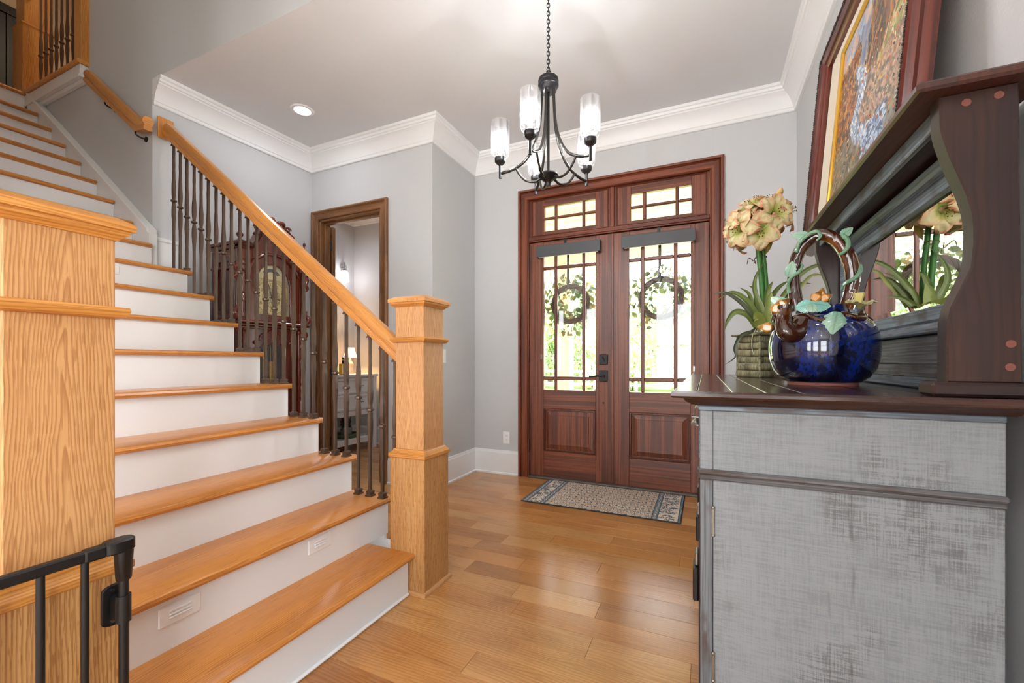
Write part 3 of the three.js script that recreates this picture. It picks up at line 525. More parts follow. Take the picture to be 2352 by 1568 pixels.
{
  const t = thing('stair_railing', 'oak handrail on dark hammered iron balusters climbing beside the stairs', 'railing', [-2.4, 0, -1.74]);
  const xa = -1.36, xb = -3.585, g = railGeo([[xa, yRail(xa)], [xb, yRail(xb)]]);
  { const p = g.attributes.position; for (let i = 0; i < p.count; i++) p.setZ(i, p.getZ(i) + zRail(p.getX(i))); } // the rail runs a touch askew to the wall
  world(t, 'handrail', g, M.trim);
  const yc = yRail(xb) + 0.05;
  world(t, 'rosette', [gbox(-3.60, yc - 0.075, -1.835, -3.578, yc + 0.075, -1.735, 'y', 0.005, 0.1, 0.4)], M.trim);
  for (let n = 1; n <= 9; n++) for (let k = 0; k < 3; k++) {
    if (n === 1 && k < 2) continue;
    const x = -1.012 - n * RUN - 0.0839 * k - 0.005 * (n - 2) * (n > 2 ? 1 : 0), z = zRail(x), y = n * RISE;
    if (x < -3.54) continue;
    baluster(t, x, y, z, yRail(x) - y + 0.012, H3[k] + (n > 6 ? 0.012 : 0));
  }
}
// ---------- short handrail on the stair wall ----------
{
  const t = thing('wall_handrail', 'short oak handrail on iron brackets on the grey stair wall', 'handrail', [-3.9, 2.9, ZS]);
  const zr = -1.655, p = [[-3.545, 2.70], [-3.665, 2.712], [-4.40, 3.268]];
  world(t, 'rail', railGeo(p).translate(0, 0, zr), M.trim);
  for (const [x, y] of [[-3.70, 2.738], [-4.12, 3.056]]) world(t, 'bracket', [tube([[x, y + 0.004, zr], [x, y - 0.028, zr], [x, y - 0.038, zr - 0.02], [x, y - 0.038, ZS]], 0.0055, 12, 8), rod([x, y - 0.038, ZS], [x, y - 0.038, ZS + 0.006], 0.02, 14)], M.black);
}
// ---------- landing upstairs ----------
{
  const zf = -1.665, xr = -4.53, xl = -5.70, s = struct('trim_5', 'white fascia below the landing edge upstairs');
  world(s, 'fascia', [box(xl, 3.365, ZS, xr - 0.01, F2 - 0.022, zf, 0.002), box(xl, 3.335, ZS, xr - 0.012, 3.365, zf - 0.02, 0.006), box(xl, 3.362, zf - 0.004, xr - 0.006, 3.38, zf + 0.008, 0.004)], M.white);
  const t = thing('landing_railing', 'oak newel and iron balusters of the landing at the top of the stairs', 'railing', [-5.0, F2, zf]);
  world(t, 'landing_nosing', gbox(xl - 0.02, F2 - 0.02, -1.85, xr + 0.008, F2 + 0.014, zf + 0.02, 'x', 0.008, 0.1), M.trim);
  world(t, 'newel_lower_box', gbox(-5.80, F2 + 0.014, -1.87, -5.60, 4.15, zf - 0.004, 'y', 0.003, 0.1), M.trim);
  world(t, 'newel_post', gbox(-5.785, 4.15, -1.855, -5.617, 4.95, zf - 0.02, 'y', 0.003, 0.2), M.trim);
  world(t, 'newel_moulding', gbox(-5.806, 4.14, -1.876, -5.594, 4.162, zf + 0.002, 'x', 0.006), M.trim);
  world(t, 'half_newel', gbox(xr - 0.115, F2 + 0.014, -1.85, xr, 4.95, zf - 0.004, 'y', 0.003, 0.05), M.trim);
  world(t, 'handrail', railGeo([[xr - 0.1, 4.47], [-5.61, 4.47]]).translate(0, 0, -1.755), M.trim);
  for (let i = 0; i < 9; i++) baluster(t, -5.50 + i * 0.1, F2 + 0.014, -1.755, 0.972, 0.36);
}
{ // black upstairs door in the end wall
  const s = struct('door_4', 'black panelled door upstairs at the end of the landing'); const x = -7.3;
  world(s, 'door_leaf', [gbox(x, F2, -2.04, x + 0.03, 5.06, -1.2), gbox(x + 0.03, F2 + 0.15, -1.96, x + 0.036, 4.95, -1.68), gbox(x + 0.03, F2 + 0.15, -1.58, x + 0.036, 4.95, -1.28)], M.black);
  world(s, 'casing', [gbox(x, F2, -1.2, x + 0.04, 5.06, -1.1), gbox(x, F2, -2.14, x + 0.04, 5.06, -2.0405), gbox(x, 5.0605, -2.14, x + 0.05, 5.16, -1.1, 'z')], M.black);
}
// ---------- safety gate ----------
{
  const t = thing('safety_gate', 'black metal safety gate hinged on the near newel post', 'gate', [-1.115, 0, -0.478]);
  const x = -1.115, top = 0.709, z0 = -0.478;
  world(t, 'hinge_post', [rod([x, 0.03, z0], [x, top - 0.03, z0], 0.0085, 14)], M.black);
  world(t, 'post_sleeve', lathe([[0.001, 0], [0.012, 0], [0.0135, 0.004], [0.0165, 0.06], [0.0165, 0.068], [0.001, 0.068]], 10, [x, top - 0.085, z0]), M.black);
  { const o = []; for (let i = 0; i <= 12; i++) { const a = PI + i / 12 * PI; o.push([0.0185 * cos(a), 0.0185 * sin(a)]); } for (let i = 0; i <= 12; i++) { const a = i / 12 * PI; o.push([0.0185 * cos(a), 0.018 + 0.0185 * sin(a)]); }
    world(t, 'hinge_cap', toCreasedNormals(slab(o, 0.026, 0.003), 0.6).rotateX(PI / 2).translate(x, top + 0.003, z0), M.black); }
  world(t, 'cap_arm', gbox(x - 0.0115, top - 0.024, z0 + 0.03, x + 0.0115, top + 0.001, z0 + 0.066, 'z', 0.004), M.black);
  world(t, 'top_bar', gbox(x - 0.009, top - 0.022, z0 + 0.06, x + 0.009, top - 0.001, z0 + 0.42, 'z', 0.003), M.black);
  world(t, 'bottom_bar', gbox(x - 0.009, 0.045, z0 + 0.01, x + 0.009, 0.07, z0 + 0.42, 'z', 0.003), M.black);
  for (let i = 0; i < 6; i++) world(t, 'bar', rod([x, 0.06, z0 + 0.0615 * (i + 1)], [x, top - 0.01, z0 + 0.0615 * (i + 1)], 0.0063, 12), M.black);
  const bx = -1.152;
  { const o = []; for (let i = 0; i <= 16; i++) { const a = i / 16 * PI; o.push([0.0235 * cos(a), 0.033 + 0.011 * sin(a)]); } for (let i = 0; i <= 16; i++) { const a = PI + i / 16 * PI; o.push([0.0235 * cos(a), -0.033 + 0.011 * sin(a)]); }
    world(t, 'wall_bracket', [slab(o, 0.007, 0.002).rotateY(PI / 2).translate(bx + 0.0005, 0.565, z0), gbox(bx + 0.006, 0.537, z0 - 0.012, x + 0.004, 0.59, z0 + 0.013, 'y', 0.006), rod([x, 0.536, z0], [x, 0.592, z0], 0.0125, 14)], M.black); }
  for (const y of [0.598, 0.532]) world(t, 'screw', rod([bx + 0.006, y, z0 + 0.006], [bx + 0.0092, y, z0 + 0.006], 0.0036, 10), M.steel);
}

// ---------- sideboard along the right wall ----------
const YT = 1.011;
{
  const t = thing('sideboard', 'long sideboard in rubbed grey paint with a dark plank top', 'sideboard', [0.26, 0, -1.95]);
  const z0 = -1.15, z1 = -2.77, xf = -0.011, xb = 0.535;
  // the end towards us: its paint is one sheet over the whole end
  const endUV = (g) => { g = prep(g); const p = g.attributes.position, u = g.attributes.uv; for (let i = 0; i < p.count; i++) u.setXY(i, (p.getX(i) - xf + (p.getZ(i) - z0) * 0.7) / (xb - xf), p.getY(i) / 0.97); return g; };
  world(t, 'end_panel', endUV(box(0.0185, 0.05, z0 - 0.02, xb, 0.792, z0 - 0.002, 0.0015)), M.greypaint);
  world(t, 'upper_panel', endUV(box(0.0185, 0.815, z0 - 0.02, xb, 0.962, z0, 0.0015)), M.greypaint);
  world(t, 'stile', endUV(box(xf, 0.815, z0 - 0.045, 0.018, 0.962, z0, 0.002)), M.greypaint);
  world(t, 'stile', gbox(xf, 0, z0 - 0.045, 0.0175, 0.792, z0, 'y', 0.002), M.greystile);
  world(t, 'top_strip', gbox(xf - 0.003, 0.962, z0 - 0.03, xb, 0.975, z0 + 0.004, 'x', 0.002), M.greywash);
  world(t, 'ledge_moulding', [gbox(xf - 0.006, 0.806, z0 - 0.03, xb + 0.004, 0.819, z0 + 0.008, 'x', 0.004, 0.2), gbox(xf - 0.002, 0.793, z0 - 0.03, xb + 0.001, 0.806, z0 + 0.004, 'x', 0.003)], M.greyplank);
  world(t, 'carcass', [gbox(xf + 0.012, 0.05, z1, xb, 0.97, z0 - 0.021), gbox(xf, 0, z1, 0.03, 0.05, z0 - 0.046), gbox(xf + 0.003, 0.793, z1, 0.05, 0.815, z0 - 0.03, 'z')], M.greywash);
  for (const [a, b] of [[0.66, 0.724], [0.305, 0.368]]) world(t, 'hinge', [rod([0.0185, a, z0 + 0.002], [0.0185, b, z0 + 0.002], 0.0033, 8), ball(0.0185, b + 0.002, z0 + 0.002, 0.0045, 8), ball(0.0185, a - 0.002, z0 + 0.002, 0.0045, 8)], M.nickel);
  // front: drawers over doors with black iron
  for (let i = 0; i < 4; i++) {
    const a = z0 - 0.06 - i * 0.39, b = a - 0.36;
    const d = world(t, 'drawer', gbox(xf - 0.004, 0.83, b, xf + 0.02, 0.955, a, 'z', 0.003), M.greywash);
    const zc = i === 0 ? -1.32 : (a + b) / 2;
    const cup = new THREE.SphereGeometry(0.024, 14, 8, 0, PI * 2, 0, PI / 2).scale(0.8, 0.7, 1.6).translate(xf - 0.006, 0.905, zc);
    world(d, 'cup_pull', [prep(cup), rod([xf - 0.024, 0.925, zc], [xf - 0.004, 0.925, zc], 0.004, 8)], M.nickel);
    const e = world(t, 'door', gbox(xf - 0.004, 0.08, b, xf + 0.02, 0.78, a, 'y', 0.003), M.rustic);
    const zl = i === 0 ? -1.24 : a - 0.05;
    world(e, 'latch', [gbox(xf - 0.018, 0.455, zl - 0.04, xf - 0.004, 0.54, zl + 0.03, 'y', 0.003)], M.black);
    world(e, 'latch_plate', gbox(xf - 0.014, 0.54, zl - 0.03, xf - 0.004, 0.575, zl + 0.012, 'y', 0.003), M.nickel);
  }
  world(t, 'cornice', sweep(shut([[0, 0], [0.008, 0], [0.012, 0.004], [0.02, 0.008], [0.026, 0.016], [0, 0.018]]).map(([a, b]) => [a, b]), [[xf - 0.012, 0.976, z1], [xf - 0.012, 0.976, z0 - 0.005], [xb + 0.02, 0.976, z0 - 0.005]], UP), M.rustic);
  world(t, 'cornice_board', gbox(xf - 0.012, 0.974, z1, xb + 0.02, 0.994, z0 - 0.005, 'z', 0.001), M.rustic);
  // plank top, seams run along its length
  const xs = [-0.068, -0.018, 0.0575, 0.126, 0.2, 0.28, 0.36, 0.44, 0.52, 0.6];
  for (let i = 0; i < xs.length - 1; i++) world(t, 'top_plank', gbox(xs[i] + 0.0009, 0.994, -2.82, xs[i + 1] - 0.0009, YT - (i % 3) * 0.0004, -1.112, 'z', 0.002, i * 0.217, i * 0.31), M.rusticTop);
  world(t, 'top_edge', sweep(shut([[0, 0], [0.006, 0], [0.010, 0.005], [0.010, 0.012], [0.006, 0.017], [0, 0.017]]), [[-0.066, 0.994, -3.5], [-0.066, 0.994, -1.112], [0.6, 0.994, -1.112]], UP), M.rusticTop);
}
// ---------- mirror-backed hutch that stands on it ----------
{
  const t = thing('hutch', 'dark wood hutch with scalloped sides and a wide mirror, standing on the sideboard', 'hutch', [0.48, YT, -1.7]);
  const out = [[0.437, 1.012 + 0.028], [0.446, 1.112], [0.447, 1.162], [0.452, 1.19], [0.467, 1.229], [0.483, 1.271], [0.4865, 1.315], [0.4865, 1.353], [0.484, 1.381], [0.476, 1.416], [0.466, 1.447], [0.451, 1.494], [0.44, 1.537], [0.4365, 1.556], [0.435, 1.595], [0.435, 1.621], [0.551, 1.621], [0.556, 1.04]];
  out[0] = [0.446, 1.04];
  for (const z of [-1.188, -2.245]) world(t, 'side_panel', grain(toCreasedNormals(slab(out.slice().reverse(), 0.043, 0.003), 0.45).translate(0, 0, z), 'y', z * 0.7, 0.3), M.rustic);
  for (const [x, y] of [[0.475, 1.598], [0.522, 1.601], [0.539, 1.116], [0.538, 1.071]]) world(t, 'dowel', rod([x, y, -1.147], [x, y, -1.1438], 0.0075, 14), std({ color: 0x7e4a40, roughness: 0.5 }));
  for (const z of [-1.192, -2.25]) world(t, 'foot', gbox(0.418, YT + 0.0005, z - 0.005, 0.6, 1.04, z + 0.06, 'x', 0.006, z), M.rustic);
  world(t, 'shelf', grain(box(0.387, 1.621, -2.235, 0.605, 1.641, -1.108, 0.005), 'z', 0.3), M.shelf);
  world(t, 'front_rail', gbox(0.446, 1.578, -2.2, 0.462, 1.621, -1.19, 'z', 0.003, 0.1), M.greywash);
  world(t, 'soffit', gbox(0.462, 1.588, -2.2, 0.55, 1.6, -1.19, 'z', 0.002, 0.25), M.rustic);
  for (const [a, b] of [[1.04, 1.075], [1.0757, 1.152]]) world(t, 'back_plank', gbox(0.535, a, -2.2, 0.552, b, -1.19, 'z', 0.002, a * 3), M.greyplank);
  world(t, 'back_board', gbox(0.5525, 1.04, -2.2, 0.566, 1.6, -1.19, 'z', 0.002), M.rustic);
  world(t, 'base_rail', gbox(0.515, YT + 0.001, -2.2, 0.552, 1.04, -1.19, 'z', 0.004, 0.13), M.greywash);
  const mf = shut([[0, 0.008], [0.003, 0.011], [0.034, 0.012], [0.036, 0.017], [0.042, 0.013], [0.046, 0.022], [0.053, 0.027], [0.062, 0.034], [0.068, 0.034], [0.072, 0.03], [0.072, 0], [0, 0]]);
  const fr = (y0, y1, z0, z1, x) => [[x, y0, z0], [x, y1, z0], [x, y1, z1], [x, y0, z1]];
  world(t, 'mirror_frame', grain(sweep(mf, fr(1.226, 1.505, -2.12, -1.255, 0.55).reverse(), V(-1, 0, 0), { closed: true }), 'z'), M.greywash);
  const b = 0.018, xg = 0.545, c = fr(1.224, 1.507, -2.122, -1.253, xg + 0.002), d = fr(1.224 + b, 1.507 - b, -2.122 + b, -1.253 - b, xg - 0.0005), pos = [];
  for (let i = 0; i < 4; i++) { const k = (i + 1) % 4; pos.push(...c[i], ...d[k], ...c[k], ...c[i], ...d[i], ...d[k]); }
  pos.push(...d[0], ...d[2], ...d[1], ...d[0], ...d[3], ...d[2]);
  for (const q of [[0, 1, 2], [0, 2, 3]]) for (const i of q) pos.push(c[i][0] + 0.003, c[i][1], c[i][2]);
  const g = new THREE.BufferGeometry(); g.setAttribute('position', new THREE.Float32BufferAttribute(pos, 3)); g.computeVertexNormals(); world(t, 'mirror_glass', g, M.mirror, 'bevelled mirror glass');
  world(t, 'back_leg', gbox(0.538, 0.787, -1.195, 0.562, YT - 0.02, -1.152, 'y', 0.003, 0.4), M.rusticTop);
  t.children.at(-1).geometry.translate(0.05, 0, -0.0);
}
// ---------- framed landscape leaning on the hutch ----------
{
  const t = thing('framed_painting', 'large framed autumn landscape painting leaning on the hutch against the wall', 'painting', [0.517, 1.648, -2.06]);
  const tilt = Math.atan2(0.085, 1.0), W = 1.24, H = 1.0, fz = 0.105;   // local: x along the wall (towards us), y up, z out from the wall
  const q = new THREE.Group(); void q;
  const place = (g) => g.rotateX(-tilt).rotateY(-PI / 2);     // local z -> -x, local x -> +z
  const fr = shut([[0, 0], [0, 0.028], [0.006, 0.034], [0.02, 0.036], [0.024, 0.044], [0.045, 0.05], [0.052, 0.056], [0.064, 0.058], [0.072, 0.052], [0.078, 0.036], [0.086, 0.03], [0.092, 0.012], [0.092, 0]]);
  const rect = (x0, y0, x1, y1, z = 0) => [[x0, y0, z], [x1, y0, z], [x1, y1, z], [x0, y1, z]];
  const red = std({ map: T.mahogany, color: 0xc98a80, roughness: 0.28, clearcoat: 0.5, clearcoatRoughness: 0.15 });
  const w2 = W / 2, i0 = 0.082;
  part(t, 'frame', place(sweep(fr, rect(-w2 + i0, i0, w2 - i0, H - i0), V(0, 0, 1), { closed: true })), red);
  { // carved rope of beads round the crest of the frame
    const l = [], r = rng(9), e = 0.026, path = rect(-w2 + e, e, w2 - e, H - e);
    for (let k = 0; k < 4; k++) { const a = path[k], b = path[(k + 1) % 4], L = Math.hypot(b[0] - a[0], b[1] - a[1]), n = Math.round(L / 0.0115); for (let i = 0; i < n; i++) { const s = i / n; l.push(new THREE.IcosahedronGeometry(0.0062 + r() * 0.002, 1).rotateX(r() * 3).rotateZ(r() * 3).translate(lerp(a[0], b[0], s), lerp(a[1], b[1], s), 0.054)); } }
    const m = part(t, 'beading', place(join(l)), std({ color: 0x2b1512, roughness: 0.3 })); m.userData.kind = 'stuff';
  }
  const lin = 0.09, xm = -w2 + 0.29, xr = w2 - 0.14;
  const flat = (x0, y0, x1, y1, z, d = 0.004) => box(x0, y0, z - d, x1, y1, z, 0.001);
  part(t, 'mat', place(join([flat(-w2 + i0, i0, xm, H - i0, 0.012), flat(xr, i0, w2 - i0, H - i0, 0.012), flat(xm, i0, xr, i0 + lin, 0.012), flat(xm, H - i0 - lin, xr, H - i0, 0.012)])), std({ color: 0xece0cc, roughness: 0.85 }));
  part(t, 'fillet', place(sweep(shut([[0, 0], [0, 0.006], [0.006, 0.012], [0.018, 0.014], [0.024, 0.01], [0.024, 0]]), rect(xm + 0.024, i0 + lin, xr - 0.0, H - i0 - lin, 0.008), V(0, 0, 1), { closed: true })), std({ color: 0xd8a63c, roughness: 0.3, metalness: 0.5 }));
  // the picture itself: a stream falling through an autumn valley, in loose strokes
  const cv = document.createElement('canvas'); cv.width = 1024; cv.height = 768; const c = cv.getContext('2d'), r = rng(21);
  c.fillStyle = '#6b6250'; c.fillRect(0, 0, 1024, 768);
  const stroke = (x, y, l, a, w, col) => { c.strokeStyle = col; c.lineWidth = w; c.lineCap = 'round'; c.beginPath(); c.moveTo(x, y); c.quadraticCurveTo(x + l * Math.cos(a) * 0.5 + (r() - 0.5) * 8, y + l * Math.sin(a) * 0.5 + (r() - 0.5) * 8, x + l * Math.cos(a), y + l * Math.sin(a)); c.stroke(); };
  const pick = (l) => l[(r() * l.length) | 0];
  const dab = (n, fx, fy, len, ang, wd, cols, al = 0.8) => { c.globalAlpha = al; for (let i = 0; i < n; i++) { const x = fx(i / n), y = fy(x, i / n); stroke(x, y, len * (0.4 + r()), ang + (r() - 0.5) * 1.5, wd * (0.5 + r()), pick(cols)); } c.globalAlpha = 1; };
  dab(1500, () => r() * 1024, () => r() * 300, 46, 0.2, 26, ['#e3bfa4', '#cdb6b4', '#a6b3c8', '#ecd0ac', '#b7c4d6', '#8fa2c0', '#d9a98c']);
  dab(420, () => 250 + r() * 330, (x) => 150 + r() * 240, 60, -1.2, 24, ['#7f90ac', '#93a2b8', '#6d7c98', '#b3a5a0', '#8b8490']);
  dab(1300, () => 480 + r() * 544, (x) => 60 + r() * 330, 52, -1.4, 16, ['#5a473a', '#463c36', '#7a5c46', '#a8703e', '#c98a45', '#38332f', '#857064'], 0.75);
  dab(1200, () => r() * 330, (x) => 130 + r() * 420, 20, 1, 17, ['#a85a28', '#c9812f', '#6b3c24', '#dca347', '#4a3728', '#8a4a22', '#3a3026'], 0.8);
  dab(1500, () => 330 + r() * 694, (x) => 640 - (x - 300) * 0.5 + (r() - 0.3) * 240, 44, -0.5, 20, ['#a3a05c', '#c4bd7a', '#8b8550', '#d3a986', '#b98d6c', '#6f6d4a', '#e0c9a0'], 0.7);
  dab(1300, () => r() * 1024, () => 560 + r() * 210, 40, -0.2, 20, ['#6c6a4c', '#8a8258', '#59543f', '#a58f66', '#7c7a78', '#4c463c', '#938c88'], 0.75);
  dab(700, () => 420 + r() * 520, (x) => 520 + (r() - 0.5) * 250, 26, 0.4, 14, ['#a57f6a', '#c79f86', '#7b6858', '#5f5a55', '#d0b49a'], 0.6);
  { const sx = (s) => 300 + 90 * Math.sin(s * 6.5) + s * 170 + 120 * sst(0.55, 1, s), sy = (s) => 250 + s * 420;
    dab(900, (s) => sx(s) + (r() - 0.5) * (26 + s * 150), (x, s) => sy(s) + (r() - 0.5) * 30, 30, 1.2, 10, ['#e6edf4', '#aebfd6', '#7d97ba', '#f4f6f6', '#94a8c4', '#5b7294'], 0.85);
    dab(500, () => 520 + r() * 260, (x) => 640 + r() * 120, 40, 0.15, 12, ['#7f98bc', '#a8bdd8', '#5f7698', '#dbe4ec', '#3f4f66'], 0.8); }
  dab(260, () => r() * 1024, () => 250 + r() * 480, 14, 0.5, 9, ['#c25a2c', '#e0a84c', '#2c2722', '#d9d2b8', '#d8743a'], 0.9);
  const pt = new THREE.CanvasTexture(cv); pt.colorSpace = THREE.SRGBColorSpace;
  const pg = surf((u, v) => [lerp(xm + 0.02, xr, u), lerp(i0 + lin, H - i0 - lin, v), 0.009], 2, 2);
  part(t, 'canvas', [place(pg)], std({ map: pt, roughness: 0.45, clearcoat: 0.2, clearcoatRoughness: 0.3 }));
  part(t, 'backing', place(box(-w2 + 0.03, 0.03, -0.004, w2 - 0.03, H - 0.03, 0.006, 0.001)), M.walnut);
}

// ---------- ceramic kettle vase on the sideboard ----------
{
  const t = thing('kettle_vase', 'large dark blue glazed kettle vase with a brown twig handle and green leaves', 'vase', [0.333, YT, -1.61], -0.2045);
  const kx = 0.0011, ky = 0.001362, P = (px, py, dz = 0) => [(px - 1893) * kx, (884 - py) * ky, dz];
  const blue = std({ map: T.glaze, roughness: 0.08, clearcoat: 1, clearcoatRoughness: 0.03, specularIntensity: 1 });
  const brown = std({ map: T.brown, roughness: 0.1, clearcoat: 1, clearcoatRoughness: 0.04 });
  const green = std({ color: 0xffffff, vertexColors: true, roughness: 0.2, clearcoat: 0.8, clearcoatRoughness: 0.08, side: THREE.DoubleSide });
  const amber = std({ color: 0xc98630, roughness: 0.15, clearcoat: 0.9, clearcoatRoughness: 0.05 });
  const yel = std({ color: 0xffffff, vertexColors: true, roughness: 0.2, clearcoat: 0.8, clearcoatRoughness: 0.08, side: THREE.DoubleSide });
  const body = lathe([[0.0, 0.004], [0.086, 0.006], [0.1, 0.012], [0.118, 0.026], [0.132, 0.048], [0.140, 0.075], [0.1435, 0.105], [0.143, 0.13], [0.139, 0.155], [0.131, 0.178], [0.118, 0.196], [0.1, 0.209], [0.082, 0.216], [0.07, 0.222], [0.066, 0.236], [0.065, 0.244], [0.06, 0.245], [0.058, 0.236], [0.062, 0.2], [0.0, 0.15]], 64);
  { const u = body.attributes.uv; for (let i = 0; i < u.count; i++) u.setXY(i, u.getX(i) * 3, u.getY(i) * 1.5); }
  part(t, 'body', body, blue);
  part(t, 'foot_ring', lathe([[0.07, 0], [0.09, 0], [0.0915, 0.004], [0.089, 0.009], [0.08, 0.01]], 48), std({ color: 0x9c6256, roughness: 0.6 }));
  const arch = [P(1836, 712), P(1829, 668), P(1827, 620), P(1838, 576), P(1861, 550), P(1893, 540), P(1926, 556), P(1950, 592), P(1961, 636), P(1957, 680), P(1947, 714)];
  part(t, 'handle', tube(arch, [0.022, 0.0195, 0.018, 0.0185, 0.0185, 0.018, 0.02, 0.0205, 0.02, 0.0185, 0.02], 60, 14), brown);
  part(t, 'drip_band', tube([...Array(33)].map((_, i) => { const a = i / 32 * 2 * PI, y = 0.203 + 0.009 * sin(a * 7) + 0.004 * sin(a * 3 + 1), r = y > 0.196 ? lerp(0.118, 0.097, clamp((y - 0.196) / 0.014)) + 0.003 : 0.121; return [cos(a) * r, y, sin(a) * r]; }), 0.0075, 96, 8), brown);
  // bent spout
  part(t, 'spout', tube([P(1812, 716, 0.11), P(1808, 745, 0.13), P(1818, 768, 0.135), P(1838, 768, 0.115), P(1852, 752, 0.085)], [0.018, 0.021, 0.026, 0.032, 0.036], 28, 14), brown);
  part(t, 'spout_lip', tube([[...P(1811, 717, 0.11)], [...P(1811, 708, 0.107)]], [0.018, 0.0215], 4, 14), brown);
  const leaf = (w, l, seed, cols) => surf((u, v) => { const a = u * 2 - 1, s = v; const wd = w * Math.pow(sin(PI * clamp(s * 0.94 + 0.05)), 0.7) * (1 - 0.35 * s) * (1 + 0.10 * sin(s * 34 + seed)); const vein = Math.abs(Math.sin((s * 6 - Math.abs(a) * 2.2) * PI)); const mid = Math.abs(a) < 0.1 ? 0.7 : 1; const c = mix3(cols[0], cols[1], clamp(0.25 + 0.5 * s + 0.35 * (1 - vein))); return [a * wd, s * l, 0.004 - 0.35 * wd * a * a - 0.12 * l * s * s + 0.0014 * vein, c[0] * mid, c[1] * mid, c[2] * mid]; }, 12, 14);
  const gc = [[0.10, 0.28, 0.22], [0.36, 0.55, 0.40]], tc = [[0.05, 0.32, 0.32], [0.30, 0.58, 0.48]];
  const put = (name, g, p, rx2, ry, rz, m) => { const o = part(t, name, g, m); o.position.set(...p); o.rotation.set(rx2, ry, rz, 'YXZ'); return o; };
  put('leaf', leaf(0.036, 0.068, 1, gc), P(1925, 728, 0.116), -0.35, 0.25, PI - 0.25, green);
  put('leaf', leaf(0.034, 0.08, 4, gc), P(1812, 728, 0.07), -0.3, -0.75, PI + 0.4, green);
  put('leaf', leaf(0.026, 0.046, 2, tc), P(1874, 706, 0.098), -0.35, -0.1, 1.75, green);
  put('leaf', leaf(0.026, 0.05, 7, tc), P(1868, 706, 0.1), -0.35, 0.15, -1.75, green);
  put('leaf', leaf(0.022, 0.036, 5, gc), P(1872, 702, 0.096), -0.5, 0.1, PI, green);
  put('leaf', leaf(0.026, 0.07, 3, gc), P(1806, 700, 0.03), -0.5, -0.4, 0.9, green);
  put('leaf', leaf(0.02, 0.05, 9, gc), P(1815, 632, 0.02), 0, -0.3, -0.2, green);
  put('leaf', leaf(0.018, 0.045, 5, gc), P(1862, 540, 0.018), -0.2, 0, 1.35, green);
  put('leaf', leaf(0.016, 0.04, 6, gc), P(1935, 552, 0.014), -0.2, 0.2, -0.9, green);
  const vineM = std({ color: 0x6f9a7c, roughness: 0.2, clearcoat: 0.8, clearcoatRoughness: 0.08 });
  const vine = (pts, r) => part(t, 'vine', tube(pts.map((p) => P(...p)), r, 40, 8), vineM);
  vine([[1817, 668, 0.012], [1813, 650, 0.018], [1822, 634, 0.026], [1840, 624, 0.03], [1848, 610, 0.02], [1842, 600, 0.0]], [0.006, 0.0055, 0.005, 0.005, 0.004, 0.003]);
  vine([[1832, 576, 0.02], [1842, 555, 0.026], [1862, 541, 0.03], [1882, 536, 0.03], [1890, 548, 0.03], [1882, 556, 0.028]], [0.006, 0.006, 0.006, 0.006, 0.005, 0.003]);
  vine([[1940, 550, 0.012], [1950, 565, 0.026], [1950, 580, 0.032], [1940, 592, 0.034], [1930, 594, 0.03]], [0.007, 0.007, 0.0065, 0.006, 0.003]);
  vine([[1977, 620, 0.0], [1976, 635, 0.016], [1964, 650, 0.028], [1944, 660, 0.034], [1936, 672, 0.03]], [0.0065, 0.006, 0.006, 0.0055, 0.003]);
  const gourd = (p, s, rz, ry = 0) => put('gourd', surf((u, v) => { const a = u * 6.2832, y = -0.021 + 0.05 * v, w = 0.0195 * Math.pow(sin(PI * clamp(v * 0.93 + 0.03)), 0.75) * (1 - 0.42 * sst(0.45, 0.85, v)); return [cos(a) * w, y, sin(a) * w]; }, 16, 18, 3).scale(s, s, s), p, 0, ry, rz, amber);
  gourd(P(1785, 706, 0.03), 1, -0.4); gourd(P(1797, 697, 0.02), 1, -0.9); gourd(P(1765, 752, 0.06), 1, 1.4);
  gourd(P(1880, 692, 0.09), 0.8, -0.6); gourd(P(1899, 694, 0.085), 0.75, -1.1); gourd(P(1890, 686, 0.075), 0.8, -0.3);
  part(t, 'twig', tube([P(1812, 722, 0.08), P(1797, 728, 0.075), P(1785, 722, 0.06), P(1778, 738, 0.06)], 0.006, 20, 8), brown);
  put('blossom', surf((u, v) => { const a = u * 2 * PI, l = 0.5 + 0.5 * Math.abs(cos(a * 2.5)); const r = 0.006 + v * 0.036 * (0.45 + 0.55 * l); const c = mix3([0.55, 0.5, 0.16], [0.70, 0.64, 0.36], v); return [cos(a) * r, 0.032 * Math.pow(v, 0.7) - 0.014 * v * v * l, sin(a) * r, ...c]; }, 40, 10), P(1974, 719, 0.06), 0.25, 0, -0.12, yel);
  put('blossom_centre', surf((u, v) => { const a = u * 6.2832, r = 0.006 + 0.008 * v + 0.002 * v * sin(a * 9); return [cos(a) * r, 0.012 + 0.03 * v, sin(a) * r, 0.72, 0.64, 0.24]; }, 40, 5), P(1972, 716, 0.06), 0.1, 0, 0, yel);
}
